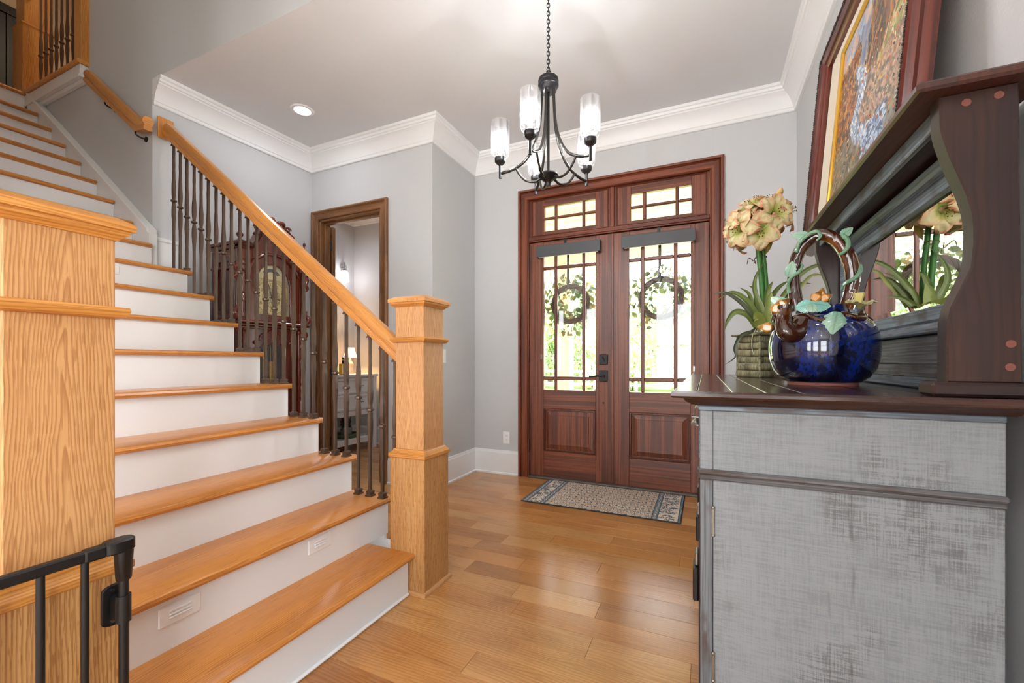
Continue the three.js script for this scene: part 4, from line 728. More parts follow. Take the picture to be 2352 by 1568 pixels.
// ---------- amaryllis in a bamboo planter ----------
{
  const t = thing('potted_amaryllis', 'tall cream and pink amaryllis in a weathered bamboo planter on the sideboard', 'plant', [0.2335, YT, -2.30]); t.scale.set(0.7045, 0.7045 * 1.03, 0.7045);
  const r = rng(31), bam = M.greyplank && std({ map: T.bamboo, roughness: 0.7 });
  const pl = new THREE.Group(); pl.name = 'planter'; t.add(pl); pl.rotation.y = -R(50) + PI / 2;
  const h = 0.088, top = 0.265;
  for (let k = 0; k < 4; k++) for (let i = 0; i < 6; i++) { // half-round slats stacked on each side
    const y0 = i * 0.0445, e = i === 0 ? 0.009 : 0, w = h + e, o = []; for (let q = 0; q <= 8; q++) { const a = -PI / 2 + q / 8 * PI; o.push([0.012 * cos(a), 0.0222 + 0.0215 * sin(a)]); }
    const sl = grain(toCreasedNormals(slab([[-0.006, 0.0008], ...o, [-0.006, 0.0436]], 2 * w - 0.004, 0.001), 0.6), 'z', r(), r()).translate(w - 0.004, y0, -w + 0.002).rotateY(k * PI / 2);
    part(pl, 'slat', sl, bam);
  }
  for (let k = 0; k < 4; k++) part(pl, 'corner_post', gbox(h - 0.002, 0, h - 0.002, h + 0.011, top, h + 0.011, 'y', 0.004, k).rotateY(k * PI / 2), bam);
  for (let k = 0; k < 4; k++) part(pl, 'rim', gbox(-h - 0.032, top, h - 0.01, h + 0.032, top + 0.013, h + 0.032, 'x', 0.004, k).rotateY(k * PI / 2), bam);
  part(pl, 'moss', surf((u, v) => { const x = (u - 0.5) * 2 * h, z = (v - 0.5) * 2 * h, n = fb(u, v, 9, 9, 3, 3), e = (1 - Math.pow(Math.abs(u - 0.5) * 2, 4)) * (1 - Math.pow(Math.abs(v - 0.5) * 2, 4)); const c = mix3([0.10, 0.09, 0.03], [0.32, 0.30, 0.14], n); return [x, top - 0.02 + e * (0.03 + 0.03 * n), z, ...c]; }, 26, 26), std({ vertexColors: true, roughness: 0.95 }));
  // image-like local frame: x to the right as seen from the foyer, y up
  const kx = 0.00257, ky = 0.00297, P = (px, py, dz = 0) => [(px - 1748) * kx, (857 - py) * ky, dz];
  const stemM = std({ color: 0x3f7a34, roughness: 0.45 });
  part(t, 'stem', tube([P(1757, 748), P(1753, 660, 0.01), P(1742, 555, 0.01), P(1741, 540)], [0.017, 0.016, 0.015, 0.015], 20, 10), stemM);
  part(t, 'stem', tube([P(1766, 748, -0.01), P(1764, 660, -0.015), P(1755, 560, -0.01), P(1755, 540)], [0.015, 0.015, 0.014, 0.014], 20, 10), stemM);
  const leafM = std({ color: 0xffffff, vertexColors: true, roughness: 0.4, side: THREE.DoubleSide });
  const blade = (pts, w, c0 = [0.09, 0.14, 0.03], c1 = [0.22, 0.27, 0.06], flat = V(0.2, 0, 1)) => {
    const c = new THREE.CatmullRomCurve3(pts.map((p) => V(...P(...p)))), n = flat.clone().normalize();
    return surf((u, v) => { const p = c.getPoint(v), d = c.getTangent(v), s = d.clone().cross(n).normalize(), up = s.clone().cross(d).normalize(), a = (u - 0.5) * 2; const wd = 0.82 * w * (1 - Math.pow(v, 3)) * (0.65 + 0.6 * v * (1 - v) * 2); const q = p.addScaledVector(s, a * wd).addScaledVector(up, 0.3 * wd * a * a); const k = mix3(c1, c0, clamp(Math.abs(a) < 0.12 ? 0 : 0.3 + 0.7 * v)); return [q.x, q.y, q.z, ...k]; }, 6, 22);
  };
  const L = (pts, w, ...a) => part(t, 'leaf', blade(pts, w, ...a), leafM);
  L([[1748, 750, 0.02], [1735, 715, 0.05], [1710, 685, 0.07], [1680, 672, 0.08], [1640, 692, 0.08]], 0.024);
  L([[1745, 752, 0.03], [1728, 725, 0.09], [1700, 695, 0.12], [1665, 675, 0.14], [1632, 676, 0.14]], 0.02, [0.05, 0.07, 0.05], [0.12, 0.14, 0.06]);
  L([[1742, 755, 0.04], [1715, 722, 0.09], [1690, 716, 0.1], [1672, 735, 0.1], [1666, 755, 0.1]], 0.026);
  L([[1738, 752, 0.06], [1725, 760, 0.11], [1702, 768, 0.13], [1688, 795, 0.13], [1690, 812, 0.13], [1662, 832, 0.12]], 0.016, [0.04, 0.05, 0.03], [0.09, 0.10, 0.05]);
  L([[1755, 752, 0.05], [1752, 715, 0.07], [1735, 672, 0.07], [1738, 640, 0.05], [1760, 605, 0.03]], 0.022, [0.07, 0.12, 0.03], [0.26, 0.32, 0.10]);
  L([[1750, 755, 0.08], [1742, 738, 0.12], [1735, 728, 0.15], [1728, 735, 0.17]], 0.05, [0.3, 0.33, 0.06], [0.36, 0.40, 0.10]);
  L([[1762, 752, 0.06], [1766, 715, 0.08], [1768, 690, 0.08], [1772, 675, 0.07]], 0.04, [0.26, 0.32, 0.08], [0.32, 0.38, 0.10]);
  L([[1770, 752, 0.02], [1780, 715, 0.05], [1800, 680, 0.06], [1850, 632, 0.06], [1900, 628, 0.08], [1925, 662, 0.09]], 0.02);
  L([[1772, 754, 0.0], [1785, 720, 0.02], [1805, 690, 0.03], [1835, 660, 0.02], [1862, 660, 0.0]], 0.024);
  L([[1775, 752, -0.02], [1795, 715, 0.0], [1835, 668, 0.03], [1860, 645, 0.05], [1898, 652, 0.05]], 0.018, [0.26, 0.30, 0.06], [0.34, 0.36, 0.10]);
  L([[1772, 754, 0.05], [1790, 726, 0.09], [1815, 705, 0.1], [1850, 698, 0.1]], 0.024);
  L([[1760, 748, -0.04], [1770, 700, -0.07], [1795, 660, -0.09], [1830, 640, -0.1]], 0.024);
  L([[1755, 750, -0.03], [1735, 700, -0.06], [1725, 670, -0.06], [1702, 655, -0.05]], 0.02);
  L([[1765, 752, 0.04], [1760, 700, 0.04], [1768, 665, 0.04], [1778, 650, 0.03]], 0.026);
  L([[1752, 748, 0.0], [1740, 700, 0.02], [1736, 665, 0.03], [1722, 658, 0.04]], 0.022);
  part(t, 'tie', [tube([...Array(17)].map((_, i) => { const a = i / 16 * 2 * PI; return [P(1751, 596)[0] + cos(a) * 0.034, P(1751, 596)[1] + 0.004 * sin(a), sin(a) * 0.028]; }), 0.0025, 40, 6), tube([P(1735, 600, 0.03), P(1738, 612, 0.05), P(1730, 604, 0.06), P(1722, 600, 0.06), P(1718, 612, 0.06)], 0.0025, 24, 6)], std({ color: 0x5a3a26, roughness: 0.7 }));
  part(t, 'raffia', tube([P(1737, 754, 0.08), P(1728, 768, 0.13), P(1726, 790, 0.135), P(1730, 808, 0.135)], 0.0022, 20, 5), std({ color: 0xc9c6a6, roughness: 0.8 }));
  // six petals, a throat and stamens for every flower
  const petM = std({ vertexColors: true, roughness: 0.55, side: THREE.DoubleSide });
  const petal = (s) => { const q = rng(400 + s), k1 = q() * 6, cur = 0.7 + q() * 0.7; return surf((u, v) => {
    const a = (u - 0.5) * 2, w = 0.043 * Math.pow(sin(PI * clamp(0.1 + v * 0.86)), 0.75), e = Math.pow(Math.abs(a), 2.2), rad = 0.012 + 0.10 * Math.pow(v, 1.1), y = 0.085 * Math.pow(v, 0.62) - 0.055 * cur * Math.pow(v, 2.6) + 0.009 * sin(v * 9 + k1 + a * 5) * v + 0.008 * sin(a * 9 + k1) * v * Math.abs(a);
    let c = mix3([0.40, 0.48, 0.09], [0.66, 0.60, 0.33], sst(0.05, 0.5, v)); c = mix3(c, [0.66, 0.27, 0.15], clamp(e * 0.85 * sst(0.25, 0.9, v) + 0.85 * sst(0.8, 1, v) * (0.4 + 0.6 * pn(u * 5 + s, v * 5, 9, 9, s)) + 0.5 * sst(0.45, 0.9, pn(u * 14, v * 1.5 + s, 40, 9, 7)) * (1 - v) * sst(0.1, 0.3, v)));
    return [a * w, y + 0.012 * a * a * (1 - v), rad, ...c]; }, 10, 14, 2); };
  const pets = [0, 1, 2, 3].map(petal);
  const stam = join([...Array(6)].map((_, i) => { const a = i / 6 * 6.283; return tube([[0, 0.01, 0], [cos(a) * 0.008, 0.05, sin(a) * 0.008 + 0.005], [cos(a) * 0.016, 0.088, sin(a) * 0.016 + 0.016]], 0.0011, 8, 4); })), anth = join([...Array(6)].map((_, i) => { const a = i / 6 * 6.283; return ball(cos(a) * 0.016, 0.09, sin(a) * 0.016 + 0.016, 0.0035, 6, 0.6); }));
  const stamM = std({ color: 0xcdbf78, roughness: 0.6 }), anthM = std({ color: 0x4a2a18, roughness: 0.8 });
  const flower = (p, dir, sc, spin) => {
    const f = new THREE.Group(); f.name = 'flower'; t.add(f); f.position.set(p[0] + 0.01, p[1] - 0.045, p[2]); f.quaternion.setFromUnitVectors(V(0, 1, 0), V(...dir).normalize()); f.scale.setScalar(sc);
    for (let i = 0; i < 6; i++) { const m = part(f, 'petal', pets[(i * 3 + spin) % 4], petM); m.rotation.y = i * PI / 3 + spin * 0.7; m.position.y = i % 2 ? 0.004 : 0; }
    part(f, 'throat', lathe([[0.005, -0.045], [0.009, -0.01], [0.016, 0.012]], 12), std({ color: 0x8a9a3c, roughness: 0.6, side: THREE.DoubleSide }));
    part(f, 'stamen', stam, stamM); part(f, 'anther', anth, anthM);
  };
  flower(P(1742, 528, 0.07), [-0.05, -0.28, 1], 1.12, 0);
  flower(P(1706, 520, 0.05), [-0.62, -0.05, 0.75], 1.15, 1);
  flower(P(1770, 498, 0.07), [0.4, 0.12, 0.85], 1.12, 2);
  flower(P(1724, 487, 0.02), [-0.3, 0.75, 0.55], 1.1, 3);
  flower(P(1788, 492, -0.02), [0.95, 0.2, 0.2], 1.1, 4);
  flower(P(1762, 480, -0.03), [0.2, 0.95, -0.1], 1.1, 5);
  flower(P(1705, 528, -0.05), [-0.8, -0.3, -0.3], 1.0, 6);
  flower(P(1760, 505, -0.08), [0.25, 0.2, -0.9], 1.05, 7);
  flower(P(1735, 476, 0.04), [-0.1, 0.8, 0.6], 0.9, 8); flower(P(1690, 505, 0.0), [-0.9, 0.35, 0.3], 0.95, 9); flower(P(1757, 520, 0.02), [0.5, -0.5, 0.7], 0.95, 10);
  const budM = petM;
  part(t, 'bud', surf((u, v) => { const a = u * 6.283, w = 0.022 * sin(PI * clamp(v * 0.95 + 0.03)); const p = P(1790, 470, -0.02); const c = mix3([0.45, 0.5, 0.12], [0.78, 0.42, 0.24], v); return [p[0] + cos(a) * w + v * 0.02, p[1] + v * 0.07, p[2] + sin(a) * w, ...c]; }, 10, 10), budM);
  part(t, 'withered_petal', blade([[1688, 535, 0.02], [1685, 550, 0.03], [1690, 562, 0.03], [1688, 580, 0.03]], 0.024, [0.4, 0.36, 0.28], [0.55, 0.5, 0.42]), leafM);
  part(t, 'withered_petal', blade([[1765, 545, -0.03], [1770, 560, -0.03], [1768, 575, -0.03], [1762, 590, -0.03]], 0.03, [0.40, 0.30, 0.05], [0.46, 0.40, 0.10]), leafM);
}

// ---------- tall case clock ----------
{
  const zc = -2.358, xf = -3.2, xw = -3.22, xb = -3.545;
  const t = thing('grandfather_clock', 'carved cherry grandfather clock with an arched brass dial, behind the stair railing', 'clock', [-3.37, 0, zc]);
  const face = (o, x, d, holes, bev = 0.003) => slab(o, d, bev, holes, 16).rotateY(PI / 2).translate(x - d, 0, zc);    // outline in (-z, y), front at x
  const arc = (cx, cy, r, a0, a1, n = 16) => [...Array(n + 1)].map((_, i) => { const a = a0 + (a1 - a0) * i / n; return [cx + r * cos(a), cy + r * sin(a)]; });
  world(t, 'base', [gbox(xb, 0.08, zc - 0.285, -3.185, 0.5, zc + 0.285), gbox(xb, 0, zc - 0.3, -3.17, 0.085, zc + 0.3, 'z', 0.012), gbox(xb, 0.5, zc - 0.275, -3.195, 0.53, zc + 0.275, 'z', 0.012), gbox(-3.185, 0.14, zc - 0.2, -3.177, 0.45, zc + 0.2, 'y', 0.006)], M.clock);
  world(t, 'waist', [gbox(xb, 0.53, zc - 0.25, xb + 0.02, 1.37, zc + 0.25), gbox(xb, 0.53, zc + 0.215, xw, 1.37, zc + 0.25), gbox(xb, 0.53, zc - 0.25, xw, 1.37, zc - 0.215)], M.clock);
  { // waist door: scalloped head over a long glass
    const hole = [[-0.115, 0.62], [0.115, 0.62], [0.115, 1.2], [0.08, 1.235], [0.04, 1.215], [0, 1.245], [-0.04, 1.215], [-0.08, 1.235], [-0.115, 1.2]];
    const d = world(t, 'waist_door', grain(face([[-0.215, 0.53], [0.215, 0.53], [0.215, 1.37], [-0.215, 1.37]], xw + 0.004, 0.022, [hole])), M.clock);
    world(d, 'glass_pane', box(xw - 0.014, 0.61, zc - 0.12, xw - 0.011, 1.25, zc + 0.12, 0.0005), M.glass);
    world(d, 'carving', [tube(arc(0, 1.22, 0.13, 0.35, PI - 0.35).map(([a, b]) => [xw + 0.01, b - 0.02 * Math.abs(sin(a * 30)), zc + a]), 0.008, 30, 6), ball(xw + 0.01, 1.24, zc + 0.15, 0.018, 10), ball(xw + 0.01, 1.24, zc - 0.15, 0.018, 10)], M.clock);
  }
  const colPts = (y0, y1) => { const h = y1 - y0, p = [[0.02, 0], [0.02, 0.02], [0.012, 0.03]]; for (let i = 0; i <= 30; i++) { const k = i / 30; p.push([0.012 + 0.006 * Math.abs(sin(k * 40)) * (k > 0.25 && k < 0.45 || k > 0.7 ? 1 : 0.2) + 0.006 * Math.exp(-Math.pow((k - 0.55) * 9, 2)), 0.03 + k * (h - 0.06)]); } p.push([0.012, h - 0.03], [0.02, h - 0.02], [0.02, h]); return p; };
  for (const s of [-1, 1]) world(t, 'waist_column', lathe(colPts(0.53, 1.35), 14, [xw + 0.005, 0.53, zc + s * 0.243]), M.clock);
  world(t, 'belt_moulding', [gbox(xb, 1.345, zc - 0.275, xw + 0.03, 1.36, zc + 0.275, 'z', 0.004), gbox(xb, 1.36, zc - 0.29, xf + 0.03, 1.382, zc + 0.29, 'z', 0.008), gbox(xb, 1.382, zc - 0.31, xf + 0.045, 1.41, zc + 0.31, 'z', 0.008)], M.clock);
  world(t, 'hood', [gbox(xb, 1.41, zc - 0.254, xb + 0.02, 1.975, zc + 0.254), ...[1, -1].flatMap((q) => [gbox(xb, 1.4105, zc + q * 0.255, xb + 0.07, 1.9495, zc + q * 0.282), gbox(xf - 0.12, 1.4105, zc + q * 0.255, xf - 0.0605, 1.9495, zc + q * 0.282), gbox(xb + 0.0702, 1.4105, zc + q * 0.256, xf - 0.1202, 1.48, zc + q * 0.281, 'x'), gbox(xb + 0.0702, 1.86, zc + q * 0.256, xf - 0.1202, 1.9495, zc + q * 0.281, 'x')]), gbox(xb, 1.80, zc + 0.2825, xf - 0.02, 1.82, zc + 0.292, 'x', 0.004)], M.clock);
  world(t, 'side_glass', box(xb + 0.06, 1.47, zc + 0.266, xf - 0.11, 1.87, zc + 0.269, 0.0005), M.glass);
  world(t, 'front_pillar', [gbox(xf - 0.06, 1.4105, zc + 0.236, xf - 0.035, 1.9495, zc + 0.2825), gbox(xf - 0.035, 1.4105, zc + 0.2355, xf - 0.005, 1.9495, zc + 0.2825), gbox(xf - 0.06, 1.4105, zc - 0.2825, xf - 0.005, 1.9495, zc - 0.2355)], M.clock);
  for (const s of [-1, 1]) { world(t, 'hood_column', lathe(colPts(1.43, 1.85), 14, [xf + 0.004, 1.43, zc + s * 0.262]), M.clock); world(t, 'carved_bracket', [tube([[xf, 1.84, zc + s * 0.29], [xf, 1.80, zc + s * 0.31], [xf, 1.76, zc + s * 0.3], [xf, 1.73, zc + s * 0.315], [xf, 1.70, zc + s * 0.3]], [0.016, 0.02, 0.014, 0.016, 0.005], 18, 8), ball(xf, 1.83, zc + s * 0.305, 0.018, 8), tube([[xf, 1.415, zc + s * 0.3], [xf, 1.46, zc + s * 0.325], [xf, 1.5, zc + s * 0.3], [xf, 1.53, zc + s * 0.31]], [0.022, 0.026, 0.014, 0.005], 18, 8), tube([[xf, 1.35, zc + s * 0.27], [xf, 1.32, zc + s * 0.30], [xf, 1.28, zc + s * 0.28], [xf, 1.25, zc + s * 0.285]], [0.018, 0.022, 0.012, 0.004], 18, 8)], M.clock); }
  // arched door of the hood
  const hw = 0.145, ys = 1.735;
  const hole = [[-hw, 1.465], [hw, 1.465], [hw, ys], ...arc(0, ys, hw - 0.008, 0, PI, 24), [-hw, ys]];
  const d = world(t, 'hood_door', grain(face([[-0.235, 1.41], [0.235, 1.41], [0.235, 1.8], ...arc(0, 1.72, 0.235, 0.35, PI - 0.35, 24), [-0.235, 1.8]], xf, 0.022, [hole])), M.clock);
  world(d, 'glass_pane', face([[-hw - 0.005, 1.46], [hw + 0.005, 1.46], [hw + 0.005, ys], ...arc(0, ys, hw, 0, PI, 20)], xf - 0.012, 0.003, [], 0), M.glass);
  world(t, 'arch_moulding', [sweep(shut([[0, 0], [0, 0.012], [0.008, 0.022], [0.02, 0.018], [0.026, 0.006], [0.026, 0]]), [[xf - 0.002, 1.735, zc - 0.235], [xf - 0.002, 1.755, zc - 0.235], ...arc(0, 1.72, 0.22, 0.36, PI - 0.36, 24).map(([a, b]) => [xf - 0.002, b, zc - a]), [xf - 0.002, 1.755, zc + 0.235], [xf - 0.002, 1.735, zc + 0.235]].slice(2, -2), V(1, 0, 0), { crease: 0.9 })], M.clock);
  // tympanum, cornice and crest follow one swan-backed curve
  const top = (a) => 2.0 + 0.165 * sst(0.2, 0.07, Math.abs(a)) + 0.03 * (1 - Math.min(1, Math.pow(a / 0.1, 2)));
  const cur = [...Array(41)].map((_, i) => { const a = -0.3 + i * 0.015; return [a, top(a)]; });
  world(t, 'tympanum', grain(face([[-0.282, 1.8], ...arc(0, 1.72, 0.238, PI - 0.35, 0.35, 20), [0.282, 1.8], ...cur.slice(1, -1).reverse().map(([a, b]) => [clamp(a, -0.282, 0.282), b - 0.012])], xf - 0.004, 0.03)), M.clock);
  world(t, 'cornice', [sweep(shut([[0, -0.03], [0, 0.012], [0.01, 0.018], [0.018, 0.03], [0.03, 0.034], [0.034, 0.044], [0.044, 0.046], [0.044, -0.03]]), cur.map(([a, b]) => [xf, b - 0.044, zc - a]).reverse(), V(1, 0, 0), { crease: 0.8 }), gbox(xb, 1.951, zc + 0.281, xf + 0.02, 1.978, zc + 0.3, 'x', 0.005), gbox(xb, 1.978, zc + 0.27, xf + 0.04, 2.0, zc + 0.322, 'x', 0.007), gbox(xb, 1.978, zc - 0.322, xf + 0.04, 2.0, zc - 0.27, 'x', 0.007), gbox(xb + 0.001, 1.952, zc - 0.279, xf - 0.036, 1.99, zc + 0.279, 'x', 0.004)], M.clock);
  for (const [s, h] of [[-1, 0], [1, 0]]) world(t, 'finial', lathe([[0.018, 0], [0.018, 0.012], [0.008, 0.018], [0.02, 0.034], [0.026, 0.048], [0.02, 0.06], [0.008, 0.07], [0.007, 0.095], [0.012, 0.105], [0.01, 0.12], [0.001, 0.128]], 14, [xf, 2.0, zc + s * 0.283]), M.clock);
  const scroll = (z, y, k, m = 1) => tube([...Array(15)].map((_, i) => { const a = i / 14 * 5.2, r = k * (1 - i / 17); return [xf + 0.012, y + r * sin(a), z + m * r * cos(a)]; }), [0.017, 0.015, 0.012, 0.008, 0.004].map((q) => q * k / 0.035), 30, 7);
  world(t, 'carved_scroll', [scroll(zc + 0.135, 2.125, 0.03), scroll(zc + 0.11, 2.185, 0.028), scroll(zc + 0.155, 2.075, 0.024)], M.clock); world(t, 'carved_scroll', [scroll(zc - 0.135, 2.125, 0.03, -1), scroll(zc - 0.11, 2.185, 0.028, -1), scroll(zc - 0.155, 2.075, 0.024, -1)], M.clock);
  world(t, 'crest', [tube([[xf, 2.18, zc], [xf + 0.01, 2.21, zc + 0.02], [xf + 0.02, 2.235, zc + 0.03], [xf, 2.25, zc + 0.01]], [0.025, 0.03, 0.02, 0.006], 14, 8), tube([[xf, 2.18, zc - 0.01], [xf + 0.01, 2.215, zc - 0.03], [xf + 0.02, 2.225, zc - 0.06], [xf, 2.2, zc - 0.085], [xf, 2.19, zc - 0.07]], [0.024, 0.026, 0.018, 0.014, 0.005], 18, 8)], M.clock);
  for (const s of [-1, 1]) world(t, 'inlay_panel', gbox(xf - 0.006, 1.87, zc + s * 0.235 - 0.035, xf + 0.001, 1.945, zc + s * 0.235 + 0.035, 'y', 0.004), std({ map: T.mahogany, color: 0xffd0a0, roughness: 0.3 }));
  // dial: engraved brass with a silvered moon arch
  const cv = document.createElement('canvas'); cv.width = 512; cv.height = 768; const c = cv.getContext('2d'), r = rng(61);
  const gA = '#e9dca2', gB = '#8f7f45'; c.fillStyle = '#cbbb78'; c.fillRect(0, 0, 512, 768);
  for (let i = 0; i < 900; i++) { c.strokeStyle = r() < 0.5 ? gA : gB; c.lineWidth = 2 + r() * 3; const x = r() * 512, y = 256 + r() * 512, q = 4 + r() * 12, a = r() * 6.3; c.beginPath(); c.arc(x, y, q, a, a + 2 + r() * 2.5); c.stroke(); }
  c.fillStyle = '#d9c98a'; c.beginPath(); c.arc(256, 512, 236, 0, 7); c.fill(); c.lineWidth = 6; c.strokeStyle = '#7a6a38'; c.stroke();
  c.fillStyle = '#b8a866'; c.beginPath(); c.arc(256, 512, 140, 0, 7); c.fill(); c.strokeStyle = '#8a7a44'; c.stroke();
  for (let i = 0; i < 420; i++) { const q = Math.sqrt(r()) * 130, a = r() * 6.3; c.strokeStyle = r() < 0.55 ? '#f3ecc8' : '#5d5530'; c.lineWidth = 2 + r() * 3; c.beginPath(); c.arc(256 + q * cos(a), 512 + q * sin(a), 4 + r() * 10, a, a + 2.6); c.stroke(); }
  c.fillStyle = '#3a3018'; c.font = 'bold 62px serif'; c.textAlign = 'center'; c.textBaseline = 'middle';
  for (let i = 1; i <= 12; i++) { const a = i / 12 * 2 * PI - PI / 2; c.fillStyle = '#fbf4d6'; c.fillText(String(i), 258 + 188 * cos(a), 514 + 188 * sin(a)); c.fillStyle = '#6b5a2c'; c.fillText(String(i), 256 + 188 * cos(a), 512 + 188 * sin(a)); }
  c.fillStyle = '#a9aab4'; c.fillRect(0, 0, 512, 256); c.fillStyle = '#e6dcae'; c.beginPath(); c.arc(256, 262, 236, PI, 0); c.fill(); c.fillStyle = '#4c5262'; c.beginPath(); c.arc(256, 262, 166, PI, 0); c.fill(); c.fillStyle = '#e2d7a2'; c.beginPath(); c.arc(256, 262, 118, PI, 0); c.fill(); c.fillStyle = '#d4c78e'; c.beginPath(); c.arc(110, 262, 96, PI, 0); c.arc(402, 262, 96, PI, 0); c.fill(); c.fillStyle = '#6b5a2c'; c.fillRect(0, 254, 512, 5);
  const dt = new THREE.CanvasTexture(cv); dt.colorSpace = THREE.SRGBColorSpace;
  const dial = face([[-hw - 0.004, 1.46], [hw + 0.004, 1.46], [hw + 0.004, ys], ...arc(0, ys, hw - 0.002, 0, PI, 24), [-hw - 0.004, ys]], xf - 0.035, 0.004, [], 0);
  { const p = dial.attributes.position, u = dial.attributes.uv; for (let i = 0; i < p.count; i++) u.setXY(i, 0.5 - (p.getZ(i) - zc) / (2 * hw), 1 - (1.90 - p.getY(i)) / 0.435); }
  world(t, 'dial', dial, std({ map: dt, roughness: 0.3, metalness: 0.35, bumpMap: dt, bumpScale: 0.002 }));
  world(t, 'hands', [rod([xf - 0.03, 1.61, zc], [xf - 0.03, 1.715, zc + 0.03], 0.0035, 6), rod([xf - 0.03, 1.61, zc], [xf - 0.03, 1.60, zc - 0.07], 0.004, 6), ball(xf - 0.03, 1.61, zc, 0.009, 10)], M.black);
  const brass = std({ color: 0xc9a44a, metalness: 1, roughness: 0.2 });
  for (const dz of [-0.06, 0, 0.06]) world(t, 'weight', [rod([xf - 0.13, 0.95 + dz, zc + dz], [xf - 0.13, 1.15 + dz, zc + dz], 0.024, 16), rod([xf - 0.13, 1.15 + dz, zc + dz], [xf - 0.13, 1.4, zc + dz], 0.002, 6)], brass);
  world(t, 'pendulum', [gbox(xf - 0.2, 0.8, zc - 0.012, xf - 0.196, 1.4, zc + 0.012), rod([xf - 0.2, 0.76, zc], [xf - 0.185, 0.76, zc], 0.075, 28)], brass);
}
// ---------- chandelier ----------
{
  const t = thing('chandelier', 'five-light dark bronze chandelier with textured glass cylinder shades, on a chain', 'chandelier', [-0.735, 1.985, -2.07]);
  const dy = 1.985, P = (r, y, a) => [r * cos(a), y - dy, r * sin(a)];
  const arm = std({ color: 0x3a3734, roughness: 0.3, metalness: 0.75 });
  part(t, 'hub', lathe([[0.001, 0.58], [0.012, 0.578], [0.03, 0.57], [0.05, 0.555], [0.053, 0.54], [0.05, 0.534], [0.053, 0.528], [0.053, 0.516], [0.045, 0.508], [0.042, 0.49], [0.02, 0.484], [0.001, 0.484]], 28), M.bronze);
  part(t, 'rod', rod([0, 0.05, 0], [0, 0.49, 0], 0.0065, 10), arm);
  part(t, 'bowl', lathe([[0.001, 0], [0.011, 0.002], [0.012, 0.018], [0.018, 0.026], [0.045, 0.045], [0.052, 0.056], [0.048, 0.064], [0.02, 0.07], [0.001, 0.07]], 26), M.bronze);
  const loopG = (() => { const g = new THREE.TorusGeometry(0.0075, 0.0022, 6, 14); g.scale(1, 1.75, 1); return prep(g); })();
  part(t, 'loop', prep(new THREE.TorusGeometry(0.011, 0.0028, 6, 14)).translate(0, 0.588, 0), M.bronze);
  for (let i = 0; i < 25; i++) { const m = part(t, 'chain_link', loopG, M.bronze); m.position.y = 0.603 + i * 0.0206; m.rotation.y = (i % 2) * PI / 2 + 0.4; }
  part(t, 'canopy', lathe([[0.001, -0.035], [0.012, -0.03], [0.05, -0.018], [0.062, -0.004], [0.062, 0]], 28, [0, H1 - dy, 0]), M.bronze);
  const glassM = std({ map: T.rippleshade, color: 0xffffff, transmission: 1, roughness: 0.15, thickness: 0, ior: 1.5, bumpMap: T.glassbump, bumpScale: 0.01 });
  const shade = lathe([[0.022, 0], [0.032, 0.003], [0.041, 0.014], [0.0465, 0.03], [0.048, 0.05], [0.048, 0.186], [0.0476, 0.191]], 40); const bulbG = lathe([[0.001, 0.0], [0.011, 0.004], [0.014, 0.02], [0.0155, 0.04], [0.012, 0.062], [0.004, 0.084], [0.001, 0.088]], 14);
  const bulbM = glow(0xfff6ea, 28), candle = std({ color: 0xe9e6df, roughness: 0.4 });
  for (const deg of [90, 18, 162, -54, 234]) {
    const a = deg * PI / 180, R0 = 0.25, c = P(R0, 2.105, a);
    part(t, 'arm', tube([P(0.034, 2.485, a), P(0.037, 2.40, a), P(0.046, 2.30, a), P(0.074, 2.20, a), P(0.125, 2.12, a), P(0.19, 2.08, a), P(R0, 2.064, a)], 0.0075, 44, 10), arm);
    part(t, 'lower_arm', tube([P(0.03, 2.035, a), P(0.07, 2.014, a), P(0.115, 2.022, a), P(0.152, 2.06, a), P(0.17, 2.092, a)], 0.0062, 26, 10), arm);
    part(t, 'stem', rod([c[0], 0.055, c[2]], [c[0], 0.125, c[2]], 0.0078, 10), M.bronze);
    part(t, 'cup', lathe([[0.008, 0], [0.012, 0.004], [0.026, 0.016], [0.029, 0.022], [0.029, 0.04], [0.026, 0.042], [0.001, 0.042]], 24, c), M.bronze);
    const s = part(t, 'glass_shade', shade, glassM); s.position.set(c[0], c[1] + 0.036, c[2]);
    part(s, 'candle_sleeve', rod([0, 0, 0], [0, 0.045, 0], 0.011, 12), candle);
    const b = part(s, 'bulb', bulbG, bulbM); b.position.y = 0.045;
    const l = new THREE.PointLight(0xfbfbff, BULB); l.position.set(c[0], c[1] + 0.036 + 0.045 + 0.04, c[2]); l.castShadow = true; l.shadow.radius = 0.2; l.shadow.mapSize.set(1024, 1024); l.shadow.camera.near = 0.02; t.add(l);
  }
}
